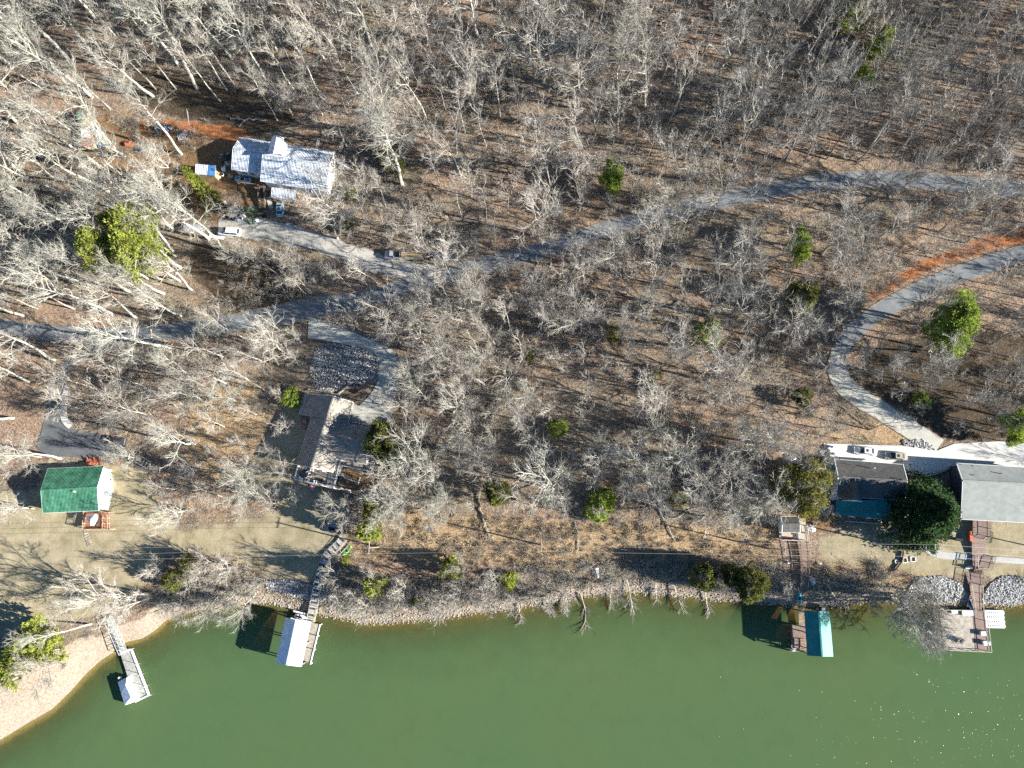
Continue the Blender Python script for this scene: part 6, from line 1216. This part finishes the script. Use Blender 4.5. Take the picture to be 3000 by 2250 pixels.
rd = np.full(N, 1e9); sel = np.nonzero(g2)[0]
for i in range(0, len(RP), 200): rd[sel] = np.minimum(rd[sel], (np.sqrt((c2[sel][:, None, 0]-RP[None, i:i+200, 0])**2+(c2[sel][:, None, 1]-RP[None, i:i+200, 1])**2)-RW[None, i:i+200]).min(1))
g2 &= rd > -.6
clump = np.sin(c2[:, 0]/7+1)*np.sin(c2[:, 1]/6)+np.sin((c2[:, 0]-c2[:, 1])/11)*.8+rng.normal(0, .6, N)
low = inpoly(qx, qy, STRAW[0]); yard = inpoly(qx, qy, DIRT[0])
g2 &= (clump > .45) | low; g2 &= ~yard | (rng.random(N) < .15)
g2 &= ~inpoly(qx, qy, KEEP[7]) | (rng.random(N) < .12)
sel = np.nonzero(g2)[0][:17000]
pk = np.where(low[sel], rng.choice([2, 4, 4, 2, 0], len(sel)), rng.choice([0, 1, 3, 1, 2], len(sel)))
tag(scatter('undergrowth', np.stack([c2[sel, 0], c2[sel, 1], z2[sel]-.05], 1), np.stack([rng.normal(0, .1, len(sel)), rng.normal(0, .1, len(sel)), rng.uniform(0, 6.28, len(sel))], 1), rng.uniform(.45, 1.15, len(sel)), SH_, pk), 'leafless brush and saplings covering the woodland floor', 'undergrowth')
print('trees', len(IND), len(REST), 'shrubs', len(sel))
# bank brush right at the shore
b = (d2_ > 2.2) & (d2_ < 8.5) & (qx > 480) & (qx < 2600) & (qy > 1650)
for p in [[(770,1600),(960,1600),(960,1830),(770,1830)], [(2320,1600),(2380,1600),(2380,1830),(2320,1830)]]: b &= ~inpoly(qx, qy, p)
sel = np.nonzero(b)[0]
tag(scatter('shore_brush', np.stack([c2[sel, 0], c2[sel, 1], z2[sel]-.05], 1), np.stack([rng.normal(.15, .1, len(sel)), rng.normal(0, .1, len(sel)), rng.uniform(0, 6.28, len(sel))], 1), rng.uniform(.5, 1.2, len(sel)), [shrub(211, 2.8, 18, MT['twigw'], 9, .04), SH_[3], SH_[2]], rng.integers(0, 3, len(sel))), 'pale leafless brush lining the top of the stony shore', 'brush')
# stones
def rock(seed, m):
    rng = np.random.default_rng(seed); v = [(0,0,1),(0,0,-1),(1,0,0),(-1,0,0),(0,1,0),(0,-1,0),(.7,.7,.3),(-.7,.6,.4),(.6,-.7,.3),(-.6,-.7,.2)]
    from mathutils import Vector as V_; import bmesh
    bm = bmesh.new()
    for p in v: bm.verts.new(V_(p)*float(rng.uniform(.7, 1.15)))
    bmesh.ops.convex_hull(bm, input=bm.verts[:]); bmesh.ops.scale(bm, vec=(.5, .36, .28), verts=bm.verts[:]); me = bpy.data.meshes.new('stone'); bm.to_mesh(me); bm.free(); me.materials.append(m); return me
RK = [rock(1, MT['stone']), rock(2, MT['stone']), rock(3, MT['stone'])]; RKP = [rock(4, MT['pebble']), rock(5, MT['pebble']), rock(6, MT['stone'])]
def stones(name, polys, n, s, kinds, lab, drange=None):
    P_ = []; 
    if polys:
        for poly, m in zip(polys, n):
            a = np.array(poly, float); mn, mx = a.min(0), a.max(0); q = rng.uniform(mn, mx, (m*3, 2)); q = q[inpoly(q[:, 0], q[:, 1], poly)][:m]
            P_ += [G(x, y) for x, y in q]
    else:
        m = (d2s > drange[0]) & (d2s < drange[1]); ii = np.nonzero(m)[0][:n]; P_ = [Vector((cs2[i, 0], cs2[i, 1], zs2[i])) for i in ii]
    k = len(P_); return tag(scatter(name, [(p.x, p.y, p.z+.05) for p in P_], rng.uniform(0, 6.28, (k, 3))*np.array([.15, .15, 1]), rng.uniform(*s, k), kinds, rng.integers(0, len(kinds), k)), lab, 'stones')
stones('riprap', [[(925,1020),(974,1003),(1050,1018),(1085,1032),(1108,1050),(1112,1090),(1108,1115),(1020,1128),(990,1150),(930,1145),(905,1090)]], [2300], (.35, .8), RK, 'bed of grey riprap rock inside the curved driveway')
stones('riprap', [[(775,1700),(850,1700),(960,1722),(970,1750),(940,1762),(860,1745),(780,1722)],[(2686,1690),(2760,1688),(2810,1705),(2830,1740),(2790,1765),(2700,1765),(2650,1740)],[(2878,1745),(2900,1710),(2940,1688),(2985,1690),(3050,1700),(3050,1760),(2940,1770),(2880,1765)],[(2640,1292),(2700,1288),(2738,1310),(2735,1318),(2650,1305)]], [1100,1700,2000,200], (.4, 1.0), RK, 'banks of white and grey riprap rock along the shore')
cs2 = rng.uniform([-215, -80], [215, 30], (260000, 2)); 
zs_pre = (cs2[:, 1] > -75) & (cs2[:, 1] < 5); cs2 = cs2[zs_pre]; d2s = shore_d(cs2[:, 0], cs2[:, 1]); ax, ay = proj(cs2[:, 0], cs2[:, 1], 0*cs2[:, 0]); zs2 = hgt(cs2[:, 0], cs2[:, 1]); d2s = np.where((ax > 560) & (ax < 3080), d2s, -99)
stones('shore_stones', None, 5200, (.2, .6), RKP, 'tan and grey cobbles scattered along the waterline', (-.6, 2.9))
# fallen and dead wood
LOG = [((570,1078),(640,1088),(705,1117),.22,'barkw','long fallen white log south of the leaning road pole'),((1400,1440),(1415,1520),(1440,1590),.22,'wood','long fallen trunk at the left of the straw brush'),((1408,1500),(1432,1560),(1450,1585),.14,'barkw','pale split limb beside the long fallen trunk'),((1684,1530),(1695,1575),(1690,1620),.14,'bark','upright fallen pole below the big radiating tree'),((1930,1485),(1955,1545),(1978,1582),.16,'bark','fallen trunk slanting down the lower slope'),((1945,1515),(1975,1522),(2018,1494),.16,'barkw','bent pale fallen limb on the lower slope'),((1475,1100),(1440,1180),(1405,1262),.2,'wooddk','dark fallen trunk in the shade, left of the woods centre'),((1505,1100),(1465,1180),(1425,1262),.2,'bark','second fallen trunk alongside the dark one'),((1386,1208),(1390,1240),(1393,1262),.14,'barkw','short white standing snag stick'),((2250,980),(2215,1040),(2170,1100),.18,'bark','tan fallen trunk on the right slope'),((425,350),(500,352),(560,350),.0,'bark',''),((677,350),(720,352),(780,354),.2,'bark','grey log north of the metal roofed house'),((2450,1180),(2500,1220),(2560,1262),.15,'wood','brown log edging the concrete driveway')]
for a, b, c_, r, m, lb in LOG:
    if r <= 0: continue
    pts_ = catmull([G(*a, r), G(*b, r+.1), G(*c_, r)], 1.0); n = len(pts_); k = np.random.default_rng(n); pts_ = [p+Vector((k.normal(0,.12), k.normal(0,.12), abs(k.normal(0,.05)))) for p in pts_]
    t = thing('fallen_log', pts_[0], lb, 'log'); MB().tube(pts_, [r*(1.1-.7*i/n) for i in range(n)], 7).build('stem', MT[m], t)
    mb = MB()
    for j in range(4): q = pts_[n*(j+2)//7]; mb.tube([q, q+Vector((k.normal(0,.9), k.normal(0,.9), .3)), q+Vector((k.normal(0,1.6), k.normal(0,1.6), .5))], [r*.4, r*.25, r*.1], 4)
    mb.build('branch', MT[m], t)
DEAD = [((1835,1695),(1868,1800),9,'dead limbed tree fallen into the water, largest of the row'),((1700,1738),(1740,1845),8,'pale twiggy tree fallen far into the water'),((1600,1748),(1610,1800),5,'pale brush crown dipping in the water'),((1660,1735),(1655,1800),5,'small pale crown dipping in the water beside the long one'),((1920,1705),(1925,1765),4,'thin snag leaning over the waterline'),((1968,1705),(1998,1800),7,'dead branch reaching into the lake right of the largest'),((2062,1722),(2090,1802),6,'pale dead crown in the water left of the boathouse shadow'),((2420,1712),(2480,1800),7,'bare limb fallen in the water right of the teal roof'),((1520,1770),(1520,1830),5,'pale brush crown at the stony point'),((1786,1740),(1800,1780),3,'short snag at the waterline')]
for i, (a, b, L, lb) in enumerate(DEAD):
    g1, g2_ = G(*a, .5), P(*b, .25); dv = g2_-g1; T = TB(); C = TB(); k = np.random.default_rng(300+i); d = np.array(dv); Ln = float(np.linalg.norm(d))
    q = path(k, np.array(g1), d, Ln, 8, .07, 0); q[:, 2] = np.maximum(q[:, 2], .15); T.tube(q, .17, .04, 5); P0 = []; D0 = []
    for j in range(16):
        tpos = k.uniform(.3, 1)*8; kk_ = int(min(tpos, 7)); p = q[kk_]; s_ = k.choice([-1, 1]); dd = unit(unit(d)*.9+np.array([-d[1], d[0], 0])/Ln*s_*k.uniform(.3, .9)+[0, 0, k.uniform(0, .35)]); w = path(k, p, dd, Ln*k.uniform(.15, .38), 4, .14, 0); w[:, 2] = np.maximum(w[:, 2], .08); C.tube(w, .06, .015, 4)
        for u in range(9): P0.append(w[k.integers(1, 5)]); D0.append(unit(dd+k.normal(0, .6, 3)+[0, 0, .15]))
    C.twigs(k, np.array(P0), np.array(D0), k.uniform(.4, 1.1, len(P0)), np.full(len(P0), .045))
    t = bpy.data.objects.new('fallen_tree', None); COL.objects.link(t); tag(t, lb, 'fallen tree', 'dead trees fallen along the shore')
    for nm, bb, mm in (('trunk', T, 'bark'), ('crown', C, 'twig' if i % 3 else 'twigw')):
        o = bpy.data.objects.new(nm, bb.mesh(nm, MT[mm])); COL.objects.link(o); o.parent = t
